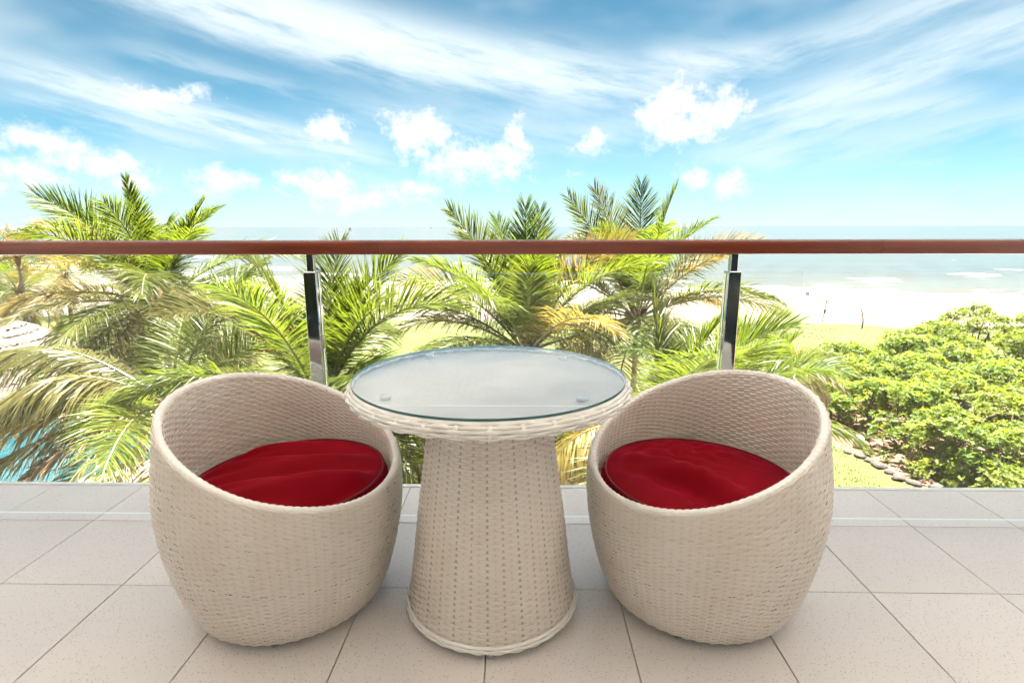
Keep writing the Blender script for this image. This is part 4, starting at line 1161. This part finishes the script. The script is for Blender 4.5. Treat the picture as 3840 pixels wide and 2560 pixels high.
# ------------------------------------------------------------------ thatched roofs, loungers
def thatch_roof(x, y, r, z_eave, z_top, label, posts, cat='pavilion', name='thatched_pavilion'):
    t = empty(name, (x, y, GZ)); tag(t, label, cat)
    a, b = z_eave-GZ, z_top-GZ
    n = 180; g = np.random.default_rng(5); an = np.linspace(0, 2*pi, n, endpoint=False)
    courses = max(4, int(r*1.5)); F = lambda q: a+(b-a)*(1-q**2.9)
    for k in range(courses):
        q0, q1 = k/courses, (k+1.25)/courses if k < courses-1 else 1.0
        rows = []
        for j, u in enumerate((0, .4, .8, 1.0)):
            q = q0+(q1-q0)*u; lift = .05+.07*u
            rr = r*q*np.ones(n)+.02+(g.normal(0, .03, n)*(1 if j == 3 else .3))
            zz = F(min(q, 1.0))+lift+g.normal(0, .035, n)*(1.6 if j == 3 else .6)
            rows.append(np.stack([rr*np.cos(an), rr*np.sin(an), zz], -1))
        rows.append(rows[-1]*np.array([.985, .985, 1])-np.array([0, 0, .13]))
        v = np.concatenate(rows); i = np.arange(4)[:, None]; j = np.arange(n)[None]
        add('thatch_course', mesh('thatch_course', v, [np.stack([i*n+j, (i+1)*n+j, (i+1)*n+(j+1) % n, i*n+(j+1) % n], -1).reshape(-1, 4)], M['thatch'], False), t)
    MB().lathe([(.01, b-.2), (r*.5, F(.5)-.15), (r*.8, F(.8)-.15), (r*.97, a-.05), (r*.9, a-.12), (r*.2, b-.6)], 48).build('roof_lining', M['dark_wood'], t)
    # ragged fringe along the eave
    k = int(r*170); an = g.uniform(0, 2*pi, k); c = np.stack([r*np.cos(an), r*np.sin(an), np.full(k, a-.05)], -1); l = g.uniform(.12, .40, k)
    sd = np.stack([-np.sin(an), np.cos(an), 0*an], -1)*.04
    vv = np.stack([c-sd, c+sd, c+np.stack([.05*np.cos(an), .05*np.sin(an), -l], -1)], 1).reshape(-1, 3)
    tag(add('eave_fringe', mesh('eave_fringe', vv, [np.arange(3*k).reshape(-1, 3)], M['thatch']), t), kind='stuff')
    for p in range(posts):
        th = p/posts*2*pi+.3; rr = r*.86 if posts > 1 else 0
        MB().tube([(rr*cos(th), rr*sin(th), 0), (rr*cos(th), rr*sin(th), a+.1 if posts > 1 else b-.4)], .09, 8).build('pole', M['dark_wood'], t, True)
    if posts > 1:
        MB().lathe([(r*.5, 0), (r*.62, 0), (r*.62, 1.05), (r*.5, 1.05)], 40).build('bar_counter', M['dark_wood'], t)
    return t


thatch_roof(-38.2, 36.0, 8.2, -9.2, -5.0, 'large round thatched pavilion roof by the pool at the left edge', 10)
thatch_roof(-22.3, 33.2, 1.25, -9.0, -8.4, 'small round thatched parasol beyond the pool, seen behind the left chair', 1, 'parasol', 'thatched_parasol')


def lounger(x, y, rz, label):
    t = empty('sun_lounger', (x, y, GZ+.03), rz); tag(t, label, 'sun lounger', 'dark sun loungers near the pool')
    MB().box((-.33, -.1, .28), (.33, 1.2, .36), .02).build('seat', M['dark'], t)
    b = MB().box((-.33, -.03, 0), (.33, .03, .75), .02).build('backrest', M['dark'], t, False, (0, -.1, .32), (R(38), 0, 0))
    for sx in (-.28, .28):
        for yy in (0, 1.1):
            MB().box((sx-.025, yy-.025, 0), (sx+.025, yy+.025, .279)).build('leg', M['dark_wood'], t)


lounger(-22.9, 38.6, R(-20), 'dark sun lounger on the lawn past the pool, the farther of two')
lounger(-22.0, 36.9, R(-25), 'dark sun lounger on the lawn past the pool, the nearer of two')

# ------------------------------------------------------------------ beach: post, log, chair, person, twigs, boats
def gz(x, y):
    yg = float(y_grass(np.array(x)))-3; ys = float(y_shore(np.array(x))); T = (y-yg)/(ys-yg)
    return GZ-.02-.62*max(T, 0)**1.5


t = empty('wooden_post', (38.2, 69.0, GZ)); tag(t, 'thin leaning wooden post with a sign board at the grass edge of the beach', 'post'); t.rotation_euler = (0, R(6), 0)
MB().tube([(0, 0, -.1), (.01, 0, 1.6), (0, 0, 3.2)], [.055, .05, .045], 8).build('pole', M['post_wood'], t, True)
MB().box((-.13, -.085, 1.45), (.13, -.055, 2.0), .006).build('board', M['post_wood'], t)
MB().box((-.09, -.085, 2.85), (.09, -.055, 3.1), .006).build('cap_board', M['post_wood'], t)

g = np.random.default_rng(3); s = np.linspace(0, 1, 9)
tag(MB().tube(np.stack([-1.5+3*s, .15*np.sin(s*4), .06+.04*np.sin(s*9)], -1), .09*(1-.4*s)+.02*g.random(9), 7).build('driftwood_log', M['driftwood'], None, True, (76.5, 92.0, gz(76.5, 92)), (0, 0, R(-8))),
    'thin brown driftwood log lying on the sand at the right', 'log')

t = empty('beach_chair', (52.6, 100.5, gz(52.6, 100.5)), R(160)); tag(t, 'low folding beach chair with pink seat on the sand near the waves', 'beach chair')
MB().box((-.33, -.35, .20), (.33, .35, .26), .02).build('seat', M['cloth'], t)
MB().box((-.33, -.03, 0), (.33, .03, .80), .02).build('backrest', M['dark'], t, False, (0, -.34, .24), (R(35), 0, 0))
for sx in (-.3, .3):
    MB().tube([(sx, -.5, 0), (sx, .35, .24)], .025, 6).build('leg', M['dark'], t)
    MB().tube([(sx, .5, 0), (sx, -.35, .24)], .025, 6).build('leg', M['dark'], t)


def person(x, y, rz):
    z = gz(x, y)
    J = dict(pel=(0, 0, .92), ch=(0, .0, 1.25), nk=(0, 0, 1.45), hd=(0, .02, 1.58), tp=(0, .02, 1.72),
             ls=(-.19, 0, 1.40), le=(-.27, -.03, 1.13), lh=(-.27, .06, .87), lf=(-.27, .10, .78), rs=(.19, 0, 1.40), re=(.27, .02, 1.13), rh=(.29, .10, .88), rf=(.29, .14, .79),
             lp=(-.10, 0, .88), lk=(-.12, .12, .48), la=(-.12, .06, .07), lt=(-.12, .20, .03), rp=(.10, 0, .88), rk=(.11, -.03, .48), ra=(.11, -.18, .08), rt=(.11, -.05, .03))
    rad = dict(pel=.15, ch=.16, nk=.055, hd=.095, tp=.075, ls=.06, le=.045, lh=.033, lf=.025, rs=.06, re=.045, rh=.033, rf=.025, lp=.10, lk=.06, la=.04, lt=.03, rp=.10, rk=.06, ra=.04, rt=.03)
    E = ['pel ch', 'ch nk', 'nk hd', 'hd tp', 'nk ls', 'ls le', 'le lh', 'lh lf', 'nk rs', 'rs re', 're rh', 'rh rf', 'pel lp', 'lp lk', 'lk la', 'la lt', 'pel rp', 'rp rk', 'rk ra', 'ra rt']
    ks = list(J); me = bpy.data.meshes.new('person')
    me.from_pydata([J[k_] for k_ in ks], [tuple(ks.index(q) for q in e.split()) for e in E], [])
    o = add('person', me, None, (x, y, z), (0, 0, rz)); me.materials.append(M['skin'])
    md = o.modifiers.new('skin', 'SKIN')
    sv = me.skin_vertices[0].data
    for i, k_ in enumerate(ks): sv[i].radius = (rad[k_], rad[k_]*.8)
    sv[0].use_root = True
    o.modifiers.new('sub', 'SUBSURF').levels = 1
    tag(o, 'person in pink top and dark shorts walking along the wet sand', 'person')
    MB().lathe([(.17, .98), (.185, 1.15), (.20, 1.32), (.15, 1.43), (.07, 1.46)], 14).build('top', M['cloth'], o, True)
    MB().lathe([(.20, .70), (.19, .85), (.175, 1.0)], 14).build('shorts', M['dark'], o, True)
    MB().lathe([(.104, 1.58), (.112, 1.66), (.085, 1.745), (.001, 1.765)], 12, (0, -.005, 0)).build('hair', M['dark'], o, True)


person(-10.6, 117.5, R(80))

t = empty('dry_twig', (41.4, 66.0, GZ)); tag(t, 'bare curved yellow stick poking up behind the far edge of the thicket', 'stick')
MB().tube([(0, 0, 0), (.05, 0, .9), (-.05, 0, 1.6), (-.3, 0, 2.3), (-.6, 0, 2.8)], [.09, .08, .07, .055, .03], 6).build('stick', M['leaf_dry'], t, True)
MB().tube([(0, 0, .5), (.8, .1, 1.6), (1.6, .1, 2.3)], [.05, .04, .015], 6).build('branch', M['leaf_dry'], t, True)


def boat(x, y, s, label, sail):
    t = empty('sail_boat', (x, y, -11.6), R(20)); tag(t, label, 'boat', 'small boats near the horizon'); t.scale = (s, s, s)
    u = np.linspace(-1, 1, 9); w = .9*np.sqrt(np.clip(1-np.abs(u)**2.2, .0, 1))+.03
    V = []; 
    for k_, uu in enumerate(u): V += [(uu*4, -w[k_], 1.0+.25*uu*uu), (uu*3.6, 0, -.2), (uu*4, w[k_], 1.0+.25*uu*uu)]
    F = []
    for k_ in range(8):
        b = k_*3; F += [(b, b+1, b+4, b+3), (b+1, b+2, b+5, b+4), (b+2, b, b+3, b+5)]
    MB().raw(V, F).build('hull', M['white'], t)
    MB().tube([(0, 0, 1), (0, 0, 8)], .08, 6).build('mast', M['dark_wood'], t)
    MB().raw([(.1, 0, 1.8), (3.2, .25, 2.0), (.1, .02, 7.8), (-.1, 0, 1.6), (-3.4, .2, 1.7), (-.1, .02, 7.0), (.1, .05, 1.8), (3.2, .3, 2.0), (.1, .07, 7.8), (-.1, .05, 1.6), (-3.4, .25, 1.7), (-.1, .07, 7.0)], (), [(0, 1, 2), (3, 5, 4), (6, 8, 7), (9, 10, 11)]).build('sail', sail, t)


boat(-560, 1900, 1.5, 'small sailing boat with a pink sail on the sea left of centre', M['cloth'])
boat(-590, 3900, 1.5, 'tiny boat with a white sail on the horizon above the handrail', M['white'])
boat(-215, 4300, 1.5, 'tiny boat with a dark sail on the horizon just left of the middle palm', M['dark'])

# ------------------------------------------------------------------ ground cover: grass blades on the lawn
def grass():
    g = np.random.default_rng(9); V = []
    def area(n, xr, yr, hl):
        x = g.uniform(*xr, n); y = g.uniform(*yr, n)
        cl = np.sin(x*.9)*np.sin(y*.8)+np.sin(x*2.3+y)*.6
        ok = (y < y_grass(x)+.4) & (cl+g.normal(0, .5, n) > -.2); x, y = x[ok], y[ok]; n = len(x)
        a = g.uniform(0, 6.28, n); h = g.uniform(.5, 1.2, n)*hl; wd = h*.14
        z0 = GZ+.0+.10*(np.sin(x*.35)*np.sin(y*.28+1)+1)*np.clip((y-34)/20, 0, 1)
        z0 = np.where(y > y_grass(x)-1.0, np.minimum(z0, GZ+.02), z0)
        b = np.stack([x, y, z0], -1); d = np.stack([np.cos(a), np.sin(a), 0*a], -1)
        tip = b+np.stack([g.normal(0, .35, n)*h, g.normal(0, .35, n)*h, h], -1)
        return np.stack([b-d*wd[:, None], b+d*wd[:, None], tip], 1).reshape(-1, 3)
    V = np.vstack([area(60000, (14, 75), (44, 76), .15), area(30000, (-24, 16), (40, 76), .15), area(26000, (9, 19), (18, 40), .10)])
    tag(add('grass', mesh('grass', V, [np.arange(len(V)).reshape(-1, 3)], [M['lawn_blade']])), 'bright green grass of the lawn and dune edge', 'grass', None, 'stuff')


M['lawn_blade'] = leaf('grass_blade', (.052, .078, .007), (.085, .095, .01), (.11, .14, .012), .4, .5, .4)
grass()
